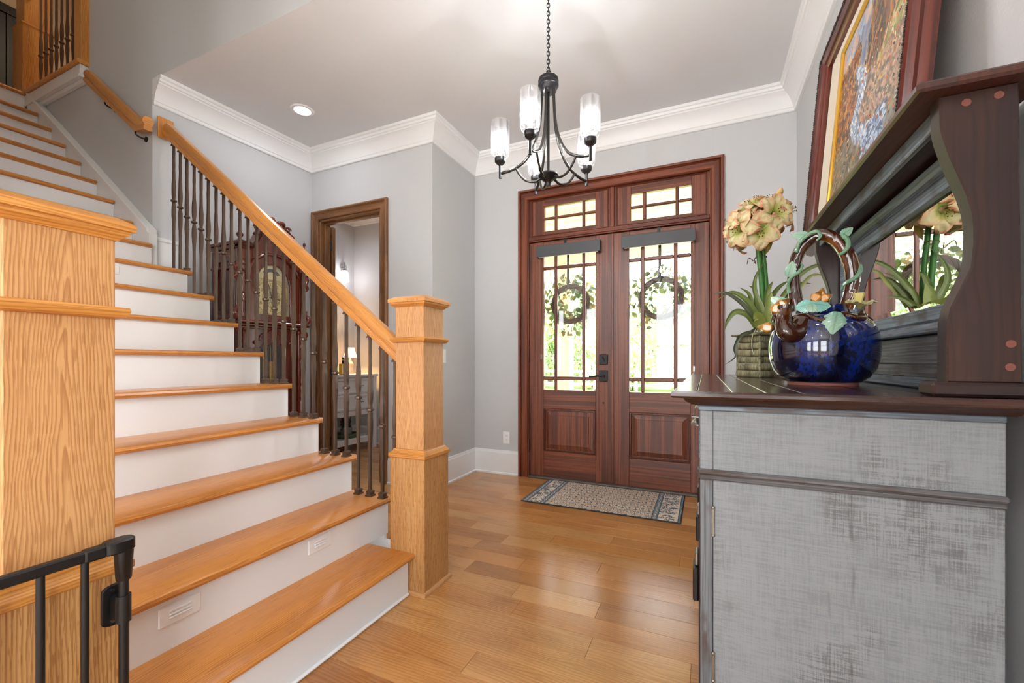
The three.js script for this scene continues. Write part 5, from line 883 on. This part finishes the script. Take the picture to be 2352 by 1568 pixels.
// ---------- doormat ----------
{
  const cv = document.createElement('canvas'); cv.width = 1024; cv.height = 576; const c = cv.getContext('2d'), r = rng(71), ink = '#4b5a66';
  c.fillStyle = '#58656e'; c.fillRect(0, 0, 1024, 576); c.strokeStyle = ink; c.fillStyle = ink; c.lineCap = 'round';
  const leafEl = (x, y, a, l, w, col) => { c.fillStyle = col; c.save(); c.translate(x, y); c.rotate(a); c.beginPath(); c.moveTo(0, 0); c.quadraticCurveTo(l * 0.45, -w, l, 0); c.quadraticCurveTo(l * 0.45, w, 0, 0); c.fill(); c.restore(); };
  const motif = (x, y, s) => { for (let k = 0; k < 6; k++) { const a = k * PI / 3 + 0.26; leafEl(x + cos(a) * s * 0.14, y + sin(a) * s * 0.14, a, s * 0.76, s * 0.36, r() < 0.5 ? '#dfcbb6' : '#d6bfa8'); leafEl(x + cos(a) * s * 0.3, y + sin(a) * s * 0.3, a, s * 0.36, s * 0.05, '#7a7570'); } c.fillStyle = '#dcc9b4'; c.beginPath(); c.arc(x, y, s * 0.13, 0, 7); c.fill(); c.fillStyle = ink; c.beginPath(); c.arc(x, y, s * 0.06, 0, 7); c.fill(); for (let k = 0; k < 6; k++) { const a = k * PI / 3 + 0.26 + PI / 6; leafEl(x + cos(a) * s * 0.42, y + sin(a) * s * 0.42, a, s * 0.34, s * 0.16, '#d9c6b0'); } };
  for (let j = -1; j < 8; j++) for (let i = -1; i < 10; i++) motif(200 + i * 84 + (j % 2 ? 42 : 0), 10 + j * 76, 60);
  for (const [x0, w] of [[0, 168], [856, 168]]) {
    c.fillStyle = '#e2d3c2'; c.fillRect(x0, 0, w, 576); c.fillStyle = ink;
    for (let i = 0; i < 260; i++) { const x = x0 + 36 + r() * (w - 72), y = r() * 576; c.beginPath(); c.ellipse(x, y, 3 + r() * 7, 2 + r() * 3, r() * 6, 0, 7); c.fill(); if (r() < 0.4) { c.lineWidth = 2.5; c.beginPath(); c.arc(x, y, 6 + r() * 10, r() * 6, r() * 6 + 3); c.stroke(); } }
    for (const x of x0 ? [x0, x0 + 150] : [14, 138]) { c.fillStyle = '#6d7b84'; c.fillRect(x, 0, 30, 576); c.fillStyle = '#d8cbbb'; for (let y = 0; y < 576; y += 13) { c.beginPath(); c.arc(x + 15 + (r() - 0.5) * 10, y + r() * 8, 4.5, 0, 7); c.fill(); } c.fillStyle = ink; c.fillRect(x - 4, 0, 5, 576); c.fillRect(x + 29, 0, 5, 576); }
  }
  for (let i = 0; i < 6000; i++) { c.fillStyle = r() < 0.5 ? 'rgba(60,60,60,0.12)' : 'rgba(255,250,240,0.12)'; c.fillRect(r() * 1024, r() * 576, 2, 3); }
  const mt = new THREE.CanvasTexture(cv); mt.colorSpace = THREE.SRGBColorSpace;
  const t = thing('doormat', 'cream and slate blue patterned doormat in front of the double door', 'mat', [-0.7275, 0, -3.368]), x = 0.5825, z = 0.322;
  const g = box(-x + 0.008, 0.001, -z + 0.008, x - 0.008, 0.009, z - 0.008, 0.002); { const p = g.attributes.position, u = g.attributes.uv; for (let i = 0; i < p.count; i++) u.setXY(i, (p.getX(i) + x) / (2 * x), 1 - (p.getZ(i) + z) / (2 * z)); }
  part(t, 'pile', g, std({ map: mt, roughness: 0.95, bumpMap: mt, bumpScale: 0.001 }));
  part(t, 'binding', [box(-x, 0, -z, x, 0.0085, -z + 0.01, 0.003), box(-x, 0, z - 0.01, x, 0.0085, z, 0.003), box(-x, 0, -z + 0.01, -x + 0.01, 0.0085, z - 0.01, 0.003), box(x - 0.01, 0, -z + 0.01, x, 0.0085, z - 0.01, 0.003)], std({ color: 0x33373b, roughness: 0.9 }));
}
// ---------- roller shades on the doors ----------
function rollerShade(label, x0, x1, y0, y1, cx, cEnd) {
  const t = thing('roller_shade', label, 'window shade', [(x0 + x1) / 2, y0, ZF], 0, 'roller shades on the front doors'); const zf = ZF + 0.075;
  world(t, 'cassette', [gbox(x0, y0, zf - 0.006, x1, y1, zf, 'x', 0.002), gbox(x0, y1 - 0.006, ZF + 0.001, x1, y1, zf - 0.006, 'x', 0.001)], M.shade);
  for (const x of [x0, x1 - 0.006]) world(t, 'end_cap', gbox(x, y0 + 0.001, ZF + 0.001, x + 0.006, y1 - 0.007, zf - 0.007, 'y', 0.001), M.shade);
  world(t, 'roll', rod([x0 + 0.01, (y0 + y1) / 2 + 0.006, ZF + 0.036], [x1 - 0.01, (y0 + y1) / 2 + 0.006, ZF + 0.036], 0.026, 16), std({ color: 0x6e6a64, roughness: 0.8 }));
  world(t, 'hem_bar', gbox(x0 + 0.02, y0 - 0.004, ZF + 0.055, x1 - 0.02, y0 + 0.016, ZF + 0.063, 'x', 0.003), M.white);
  world(t, 'chain', [rod([cx, y0 + 0.02, ZF + 0.03], [cx + 0.003, cEnd, ZF + 0.014], 0.0016, 6), rod([cx, y0 + 0.02, ZF + 0.045], [cx + 0.012, cEnd + 0.01, ZF + 0.02], 0.0016, 6)], std({ color: 0x8a6a58, roughness: 0.5 }));
  world(t, 'tensioner', gbox(cx - 0.006, cEnd - 0.045, ZF + 0.001, cx + 0.014, cEnd + 0.005, ZF + 0.016, 'y', 0.004), M.clear);
}
rollerShade('charcoal roller shade cassette across the top of the left door', -1.425, -0.832, 2.052, 2.153, -1.40, 1.155);
rollerShade('charcoal roller shade cassette across the top of the right door', -0.645, -0.067, 2.052, 2.150, -0.085, 1.05);
// ---------- outlet and switch ----------
{
  const t = thing('wall_outlet', 'white double wall outlet beside the front door casing', 'outlet', [-1.752, 0.354, ZD]);
  part(t, 'plate', box(-0.036, -0.058, 0, 0.036, 0.058, 0.006, 0.003), M.plastic);
  for (const y of [-0.021, 0.021]) { const s = part(t, 'socket', lathe([[0.001, 0.009], [0.014, 0.009], [0.0155, 0.006]], 20).rotateX(PI / 2).translate(0, y, 0), M.plastic); part(s, 'slots', [box(-0.0065, y - 0.004, 0.0085, -0.005, y + 0.005, 0.0096, 0.0003), box(0.005, y - 0.004, 0.0085, 0.0065, y + 0.005, 0.0096, 0.0003), box(-0.002, y - 0.009, 0.0085, 0.002, y - 0.006, 0.0096, 0.0003)], M.slot); }
  const w = thing('light_switch', 'white switch plate low on the wall behind the bamboo planter', 'switch', [0.255, 1.165, ZD]); part(w, 'plate', box(-0.038, -0.085, 0, 0.038, 0.085, 0.006, 0.003), M.plastic); part(w, 'rocker', box(-0.016, -0.032, 0.004, 0.016, 0.032, 0.011, 0.003), M.plastic);
  const u = thing('light_switch', 'white light switch on the return wall behind the far newel', 'switch', [XA, 1.137, -3.164]);
  part(u, 'plate', box(0, -0.06, -0.037, 0.006, 0.06, 0.037, 0.003), M.plastic); part(u, 'rocker', box(0.004, -0.032, -0.016, 0.011, 0.032, 0.016, 0.003), M.plastic);
}

// ---------- washroom seen through the cased opening ----------
{
  const xf = -3.838, xw = -4.378, z0 = -3.25, z1 = -4.25;
  const t = thing('vanity', 'white washroom vanity with four drawers and an open lower shelf', 'vanity', [-4.1, 0, -3.75]);
  world(t, 'top', box(xw, 0.905, z1 - 0.012, xf + 0.015, 0.937, z0 + 0.012, 0.004), M.white);
  for (const [x, z] of [[xf, z1], [xf, z0 - 0.055], [xw + 0.06, z1], [xw + 0.06, z0 - 0.055]]) world(t, 'leg', box(x - 0.055, 0, z, x, 0.905, z + 0.055, 0.003), M.white);
  world(t, 'carcass', box(xw + 0.005, 0.44, z1 + 0.01, xf - 0.018, 0.905, z0 - 0.01, 0.002), M.white);
  world(t, 'apron', box(xf - 0.02, 0.44, z1 + 0.055, xf - 0.004, 0.5, z0 - 0.055, 0.002), M.white);
  world(t, 'lower_shelf', box(xw + 0.01, 0.10, z1 + 0.01, xf - 0.006, 0.165, z0 - 0.01, 0.003), M.white);
  for (let i = 0; i < 2; i++) for (let j = 0; j < 2; j++) {
    const a = z1 + 0.065 + i * 0.44, b = a + 0.425, c = 0.51 + j * 0.196, d = c + 0.186;
    const w = world(t, 'drawer', [box(xf - 0.018, c, a, xf - 0.004, d, b, 0.002), ...[[c, c + 0.028, a, b], [d - 0.028, d, a, b], [c + 0.028, d - 0.028, a, a + 0.028], [c + 0.028, d - 0.028, b - 0.028, b]].map(([p, q, m, n]) => box(xf - 0.005, p, m, xf + 0.004, q, n, 0.003))], M.white);
    world(w, 'handle', [rod([xf + 0.022, (c + d) / 2, (a + b) / 2 - 0.03], [xf + 0.022, (c + d) / 2, (a + b) / 2 + 0.03], 0.006, 10), rod([xf - 0.003, (c + d) / 2, (a + b) / 2], [xf + 0.022, (c + d) / 2, (a + b) / 2], 0.005, 8)], M.nickel);
  }
  { const m = thing('wall_mirror', 'wavy silver framed mirror over the washroom vanity', 'mirror', [xw, 1.5, -3.72]); const o = [...Array(60)].map((_, i) => { const a = i / 60 * 2 * PI, q = 1 + 0.05 * cos(a * 8); return [0.3 * q * cos(a), 0.42 * q * sin(a)]; });
    part(m, 'mirror_glass', slab(o.map(([a, b]) => [a * 0.82, b * 0.86]), 0.01, 0.002).rotateY(PI / 2).translate(0.012, 0, 0), M.mirror);
    for (const k of [0.92, 1.02]) part(m, 'frame', tube([...o, o[0]].map(([a, b]) => [0.02, b * k, -a * k]), 0.014, 120, 8), M.steel); }
  { const s = thing('wall_sconce', 'chrome wall sconce with a bright glass shade in the washroom', 'wall lamp', [xw, 2.33, -4.10]);
    part(s, 'wall_plate', rod([0, 0, -0.1], [0.02, 0, -0.1], 0.05, 20), M.steel); part(s, 'arm', [rod([0.01, 0, -0.1], [0.12, 0.0, -0.02], 0.008, 8), rod([0.12, 0.05, -0.02], [0.12, -0.05, -0.02], 0.008, 10), rod([0.12, -0.045, -0.02], [0.12, -0.065, -0.02], 0.03, 14)], M.steel);
    part(s, 'shade', lathe([[0.03, 0], [0.045, -0.02], [0.06, -0.14]], 20, [0.12, -0.06, -0.02]), std({ color: 0xffffff, transmission: 0.6, roughness: 0.5, thickness: 0 }));
    part(s, 'bulb', ball(0.12, -0.13, -0.02, 0.028, 12), glow(0xfff0dc, 12)); const l = new THREE.PointLight(0xf8f6ff, 0.45); l.position.set(0.12, -0.13, -0.02); l.castShadow = true; s.add(l); }
  { const s = thing('table_lamp', 'small lit lamp with a glass base standing on the washroom vanity', 'lamp', [-4.12, 0.9375, -4.08]);
    part(s, 'base', lathe([[0.001, 0], [0.05, 0], [0.05, 0.008], [0.03, 0.02], [0.042, 0.06], [0.046, 0.1], [0.036, 0.14], [0.014, 0.17], [0.012, 0.2], [0.001, 0.2]], 20), std({ color: 0xf4efe6, transmission: 0.5, roughness: 0.2, thickness: 0 }));
    part(s, 'shade', lathe([[0.05, 0.33], [0.08, 0.21]], 24), std({ color: 0xfff0d8, transmission: 0.6, roughness: 0.9, thickness: 0, side: THREE.DoubleSide }));
    part(s, 'bulb', ball(0, 0.26, 0, 0.026, 12), glow(0xffcf8a, 14)); const l = new THREE.PointLight(0xffc680, 1.3); l.position.set(0, 0.26, 0); l.castShadow = true; s.add(l); }
  { const s = thing('soap_bottle', 'amber yellow pump bottle on the washroom vanity', 'bottle', [-3.93, 0.9375, -3.78]); part(s, 'bottle', box(-0.032, 0, -0.04, 0.032, 0.13, 0.04, 0.008), std({ color: 0xe8b21c, roughness: 0.15 })); part(s, 'pump', [rod([0, 0.13, 0], [0, 0.165, 0], 0.012, 12), rod([0, 0.165, 0], [0, 0.19, 0], 0.005, 8), ball(0, 0.195, 0, 0.013, 10), rod([0, 0.195, 0], [0.025, 0.19, 0.02], 0.005, 8)], M.black); }
  { const s = thing('greenery_pot', 'small pot of greenery on the lower shelf of the vanity', 'plant', [-4.02, 0.1655, -3.92]); const r = rng(81);
    part(s, 'pot', lathe([[0.001, 0], [0.06, 0], [0.07, 0.1], [0.062, 0.12], [0.055, 0.12], [0.055, 0.03], [0.001, 0.03]], 18), std({ color: 0x8a8a86, roughness: 0.4 }));
    part(s, 'sprig', join([...Array(60)].map(() => { const a = r() * 6.3, q = r() * 0.1; return prep(new THREE.ConeGeometry(0.012, 0.09 + r() * 0.1, 4)).rotateZ((r() - 0.5) * 1.4).rotateY(a).translate(cos(a) * q * 0.5, 0.15 + r() * 0.09, sin(a) * q * 0.5); })), std({ color: 0x35482c, roughness: 0.7 }));
    part(s, 'berry', join([...Array(8)].map(() => ball((r() - 0.5) * 0.1, 0.16 + r() * 0.08, (r() - 0.5) * 0.1, 0.016, 8))), std({ color: 0x8a2a34, roughness: 0.4 }));
    part(s, 'wreath_base', tube([...Array(17)].map((_, i) => { const a = i / 16 * 2 * PI; return [0.13 * cos(a), 0.025, 0.13 * sin(a)]; }), 0.026, 40, 7), std({ color: 0x5a6b48, roughness: 0.8 })); }
}

// ---------- wreaths hung on the outside of the doors ----------
const leafFlat = (() => surf((u, v) => { const a = (u - 0.5) * 2, w = 0.5 * Math.pow(sin(PI * clamp(v * 0.96 + 0.02)), 0.8); return [a * w, v, 0.18 * v * v - 0.12 * a * a * w]; }, 2, 4))();
function leafCloud(n, r, place, colours, scale) {
  const m = new THREE.InstancedMesh(leafFlat, std({ color: 0xffffff, roughness: 0.6, side: THREE.DoubleSide, transmission: 0.3, thickness: 0 }), n), o = new THREE.Object3D(), c = new THREE.Color();
  m.material.roughness = 0.9;
  for (let i = 0; i < n; i++) { const p = place(r, i); o.position.set(p[0], p[1], p[2]); o.rotation.set(r() * 6.3, r() * 6.3, r() * 6.3); const s = scale * (0.6 + r() * 0.8); o.scale.set(s * 0.7, s, s); o.updateMatrix(); m.setMatrixAt(i, o.matrix); const q = colours[(r() * colours.length) | 0]; c.setRGB(q[0] * (0.75 + r() * 0.5), q[1] * (0.75 + r() * 0.5), q[2] * (0.75 + r() * 0.5)); m.setColorAt(i, c); }
  m.castShadow = m.receiveShadow = true; m.userData.kind = 'stuff'; return m;
}
function wreath(label, x, y, hx, seed) {
  const t = thing('door_wreath', label, 'wreath', [x, y, -3.86], 0, 'wreaths on the front doors'), r = rng(seed), R0 = 0.165;
  part(t, 'twig_ring', [0, 1, 2, 3].map((k) => tube([...Array(25)].map((_, i) => { const a = i / 24 * 2 * PI, w = 0.014; return [(R0 + w * cos(a * 5 + k * 1.57)) * cos(a), (R0 + w * cos(a * 5 + k * 1.57)) * sin(a), w * sin(a * 5 + k * 1.57)]; }), 0.012, 80, 6)), std({ color: 0x4a3426, roughness: 0.9 }));
  const l = leafCloud(420, r, (q) => { const a = q() * 6.3, d = R0 + (q() - 0.42) * 0.19; return [d * cos(a), d * sin(a), -0.012 - q() * 0.05]; }, [[0.16, 0.24, 0.09], [0.24, 0.32, 0.14], [0.30, 0.36, 0.20], [0.12, 0.20, 0.10], [0.45, 0.30, 0.12]], 0.048);
  l.name = 'eucalyptus_leaves'; t.add(l);
  const top = 2.215 - y, dx = hx - x;
  part(t, 'hanger', [gbox(dx - 0.012, R0 - 0.02, 0.025, dx + 0.012, top + 0.004, 0.028), gbox(dx - 0.012, top - 0.002, 0.025, dx + 0.012, top + 0.001, 0.1205), gbox(dx - 0.012, top - 0.045, 0.1165, dx + 0.012, top, 0.119)], M.black);
}
wreath('eucalyptus wreath on a twig ring outside the left door glass', -1.152, 1.63, -1.165, 91);
wreath('eucalyptus wreath on a twig ring outside the right door glass', -0.345, 1.635, -0.352, 97);
// ---------- porch ----------
{
  const f = struct('floor_porch'); world(f, 'slab', B(-6, -0.2, -6.9, 4.5, -0.04, -3.89), std({ color: 0xb9b2a6, roughness: 0.8 }));
  const c = struct('ceiling_porch', 'tongue-and-groove pine ceiling of the porch');
  const pine = [0xffffff, 0xf4e4cc, 0xfff2dc].map((q) => std({ map: T.pine, color: q, roughness: 0.5 }));
  for (let i = 0; i < 24; i++) world(c, 'plank', gbox(-6, 3.0, -6.95 + i * 0.127, 4.5, 3.02, -6.95 + i * 0.127 + 0.1245, 'x', 0.004, i * 0.21, i * 0.37), pine[(i * 7) % 3]);
  world(c, 'roof_deck', B(-6.2, 3.021, -7.2, 4.7, 3.2, -3.88), M.white);
  const tan = std({ color: 0xe2cba6, roughness: 0.8 });
  const b = struct('trim_porch_beam'); world(b, 'beam', [B(-6, 2.7, -6.78, 4.5, 2.999, -6.55)], tan);
  for (const [x, lab] of [[-2.08, 'tan square porch column seen through the left door glass'], [2.6, 'tan square porch column at the right end of the porch']]) { const t = thing('porch_column', lab, 'column', [x, -0.04, -6.66]); part(t, 'shaft', box(-0.115, 0.2, -0.115, 0.115, 2.74, 0.115, 0.006), tan); part(t, 'plinth', box(-0.16, 0, -0.16, 0.16, 0.2, 0.16, 0.01), tan); part(t, 'capital', box(-0.14, 2.6, -0.14, 0.14, 2.7, 0.14, 0.01), tan); }
  const r = rng(101), fe = thing('potted_fern', 'green fern in a pot on the porch floor by the left door', 'plant', [-1.75, -0.04, -5.6]);
  part(fe, 'pot', lathe([[0.001, 0], [0.13, 0], [0.17, 0.3], [0.18, 0.32], [0.16, 0.32], [0.15, 0.28], [0.001, 0.28]], 20), std({ color: 0x6a4a3a, roughness: 0.7 }));
  part(fe, 'frond', join([...Array(46)].map(() => { const a = r() * 6.3, l = 0.3 + r() * 0.3, h = 0.25 + r() * 0.35; const c = new THREE.QuadraticBezierCurve3(V(0, 0.28, 0), V(cos(a) * l * 0.4, 0.3 + h, sin(a) * l * 0.4), V(cos(a) * l, 0.28 + h * 0.4, sin(a) * l)); return surf((u, v) => { const p = c.getPoint(v), w = 0.045 * (1 - v) * (0.6 + 0.4 * Math.abs(sin(v * 40))), s = (u - 0.5) * 2; return [p.x - sin(a) * w * s, p.y - 0.02 * s * s, p.z + cos(a) * w * s]; }, 2, 14); })), std({ color: 0x7aa238, roughness: 0.6, side: THREE.DoubleSide }));
  const ur = thing('porch_lantern', 'tall black lantern standing at the edge of the porch', 'lantern', [-1.42, -0.04, -6.3]);
  part(ur, 'frame', [gbox(-0.11, 0, -0.11, 0.11, 0.04, 0.11), gbox(-0.11, 0.62, -0.11, 0.11, 0.66, 0.11), ...[[-1, -1], [1, -1], [1, 1], [-1, 1]].map(([a, b]) => gbox(a * 0.1 - 0.012, 0.04, b * 0.1 - 0.012, a * 0.1 + 0.012, 0.62, b * 0.1 + 0.012))], M.black);
  part(ur, 'roof', prep(new THREE.ConeGeometry(0.16, 0.16, 4)).rotateY(PI / 4).translate(0, 0.74, 0), M.black); part(ur, 'candle', rod([0, 0.04, 0], [0, 0.28, 0], 0.045, 16), std({ color: 0xf2e8d0, roughness: 0.6 }));
}
// ---------- garden, fence, trees, a neighbour's house ----------
{
  const g = struct('ground'); world(g, 'lawn', grain(B(-90, -0.75, -120, 60, -0.35, -6.9), 'z'), std({ map: T.lawn, roughness: 0.95 }));
  const w = std({ color: 0xf2efe8, roughness: 0.6 });
  const fe = thing('paddock_fence', 'white rail fence across the lawn beyond the porch', 'fence', [-6, -0.35, -21]);
  for (let i = 0; i < 13; i++) { const x = -17 + i * 2.0; world(fe, 'post', box(x - 0.06, -0.35, -21.06, x + 0.06, 0.8, -20.94, 0.01), w); if (i < 12) for (const y of [0.0, 0.32, 0.64]) world(fe, 'rail', box(x + 0.06, y - 0.06, -21.02, x + 1.94, y + 0.06, -20.98, 0.006), w); }
  const r = rng(111), bark = std({ color: 0x6d5b48, roughness: 0.95 });
  const greens = [[[0.30, 0.44, 0.16], [0.40, 0.52, 0.22], [0.24, 0.36, 0.14]], [[0.22, 0.34, 0.18], [0.30, 0.42, 0.25], [0.18, 0.28, 0.15]], [[0.44, 0.55, 0.22], [0.52, 0.60, 0.30], [0.36, 0.48, 0.18]]];
  function tree(name, label, x, z, h, w0, k, n, group) {
    const t = thing(name, label, 'tree', [x, -0.35, z], 0, group), q = rng(200 + ((x * 31 + z * 17) | 0) % 997 + 1000), bl = [...Array(9)].map(() => [(q() - 0.5) * w0, h * (0.32 + q() * 0.5), (q() - 0.5) * w0, w0 * (0.22 + q() * 0.2)]);
    part(t, 'trunk', tube([[0, 0, 0], [0.1 * q(), h * 0.3, 0.1], [0.1, h * 0.6, 0], [0, h * 0.82, 0.05]], [0.022 * h, 0.016 * h, 0.01 * h, 0.004 * h], 12, 8), bark);
    for (let i = 0; i < 4; i++) { const b = bl[i]; part(t, 'branch', tube([[0, h * 0.3 + i * 0.05 * h, 0], [b[0] * 0.5, b[1] * 0.9, b[2] * 0.5], [b[0], b[1], b[2]]], [0.01 * h, 0.006 * h, 0.002 * h], 8, 6), bark); }
    const l = leafCloud(n, q, (s, i) => { const b = bl[i % 9]; let a, c, d; do { a = s() * 2 - 1; c = s() * 2 - 1; d = s() * 2 - 1; } while (a * a + c * c + d * d > 1); return [b[0] + a * b[3], b[1] + c * b[3] * 0.9, b[2] + d * b[3]]; }, greens[k], Math.max(0.16, h * 0.028)); l.name = 'leaves'; t.add(l);
  }
  const Tz = [[-14, -26, 8, 6, 0], [-10.5, -30, 10, 7, 1], [-7.6, -25, 6.5, 5, 2], [-5.2, -31, 9, 6.5, 0], [-2.6, -27, 6, 5, 2], [0.2, -32, 9, 7, 1], [2.6, -27, 6.5, 5.5, 0], [-17.5, -32, 11, 8, 1], [5.5, -33, 10, 7, 2]];
  const where = ['at the far left of the hedge row', 'behind the left door glass', 'standing forward of its neighbours', 'behind the gap between the doors', 'just beyond the white fence', 'behind the right door glass', 'at the right of the lawn', 'outermost on the left', 'outermost on the right'], kind = ['mid green garden tree', 'dark green garden tree', 'pale green garden tree'];
  Tz.forEach(([x, z, h, w0, k], i) => tree('garden_tree', kind[k] + ' ' + where[i], x, z, h, w0, k, 3200, 'garden trees beyond the fence'));
  for (const [x, z, s, lab] of [[-9.2, -22.6, 1.5, 'round shrub beyond the fence, leftmost'], [-5.6, -22.8, 1.7, 'round shrub beyond the fence, second from the left'], [-3.4, -22.4, 1.3, 'round shrub beyond the fence, behind the meeting of the doors'], [-0.8, -22.9, 1.6, 'round shrub beyond the fence, right of the middle'], [1.6, -22.5, 1.4, 'round shrub beyond the fence, rightmost'], [-12.4, -22.6, 1.6, 'round shrub at the far left end of the fence']]) { const t = thing('garden_shrub', lab, 'shrub', [x, -0.35, z]), q = rng((x * 77 | 0) + 5000); part(t, 'stem', tube([[0, 0, 0], [0.05, s * 0.4, 0], [0, s * 0.8, 0.04]], 0.05, 6, 6), bark); const l = leafCloud(1500, q, (u) => { let a, c, d; do { a = u() * 2 - 1; c = u() * 2 - 1; d = u() * 2 - 1; } while (a * a + c * c + d * d > 1); return [a * s, s * (0.9 + 0.9 * c), d * s]; }, greens[(x * 10 & 3) % 3], 0.2); l.name = 'leaves'; t.add(l); }
  const ho = thing('neighbour_house', 'pale house with a grey roof beyond the garden trees', 'building', [-6, -0.35, -46]), sid = std({ color: 0xd9dadb, roughness: 0.8 });
  part(ho, 'wall', gbox(-9, 0, -4, 9, 3.4, 4, 'x', 0.02), sid); part(ho, 'roof', slab([[-9.8, 3.4], [9.8, 3.4], [7, 6.2], [-7, 6.2]], 9.2, 0.02).translate(0, 0, -4.6), std({ color: 0x7c7a78, roughness: 0.9 }));
  for (const x of [-6, -2, 2, 6]) { const wi = part(ho, 'window', gbox(x - 0.7, 1.0, 3.98, x + 0.7, 2.7, 4.06, 'y', 0.02), M.white); part(wi, 'pane', gbox(x - 0.6, 1.1, 4.05, x + 0.6, 2.6, 4.08, 'y', 0.005), std({ color: 0x3c4650, roughness: 0.1 })); }
}

renderer.render(scene, camera);
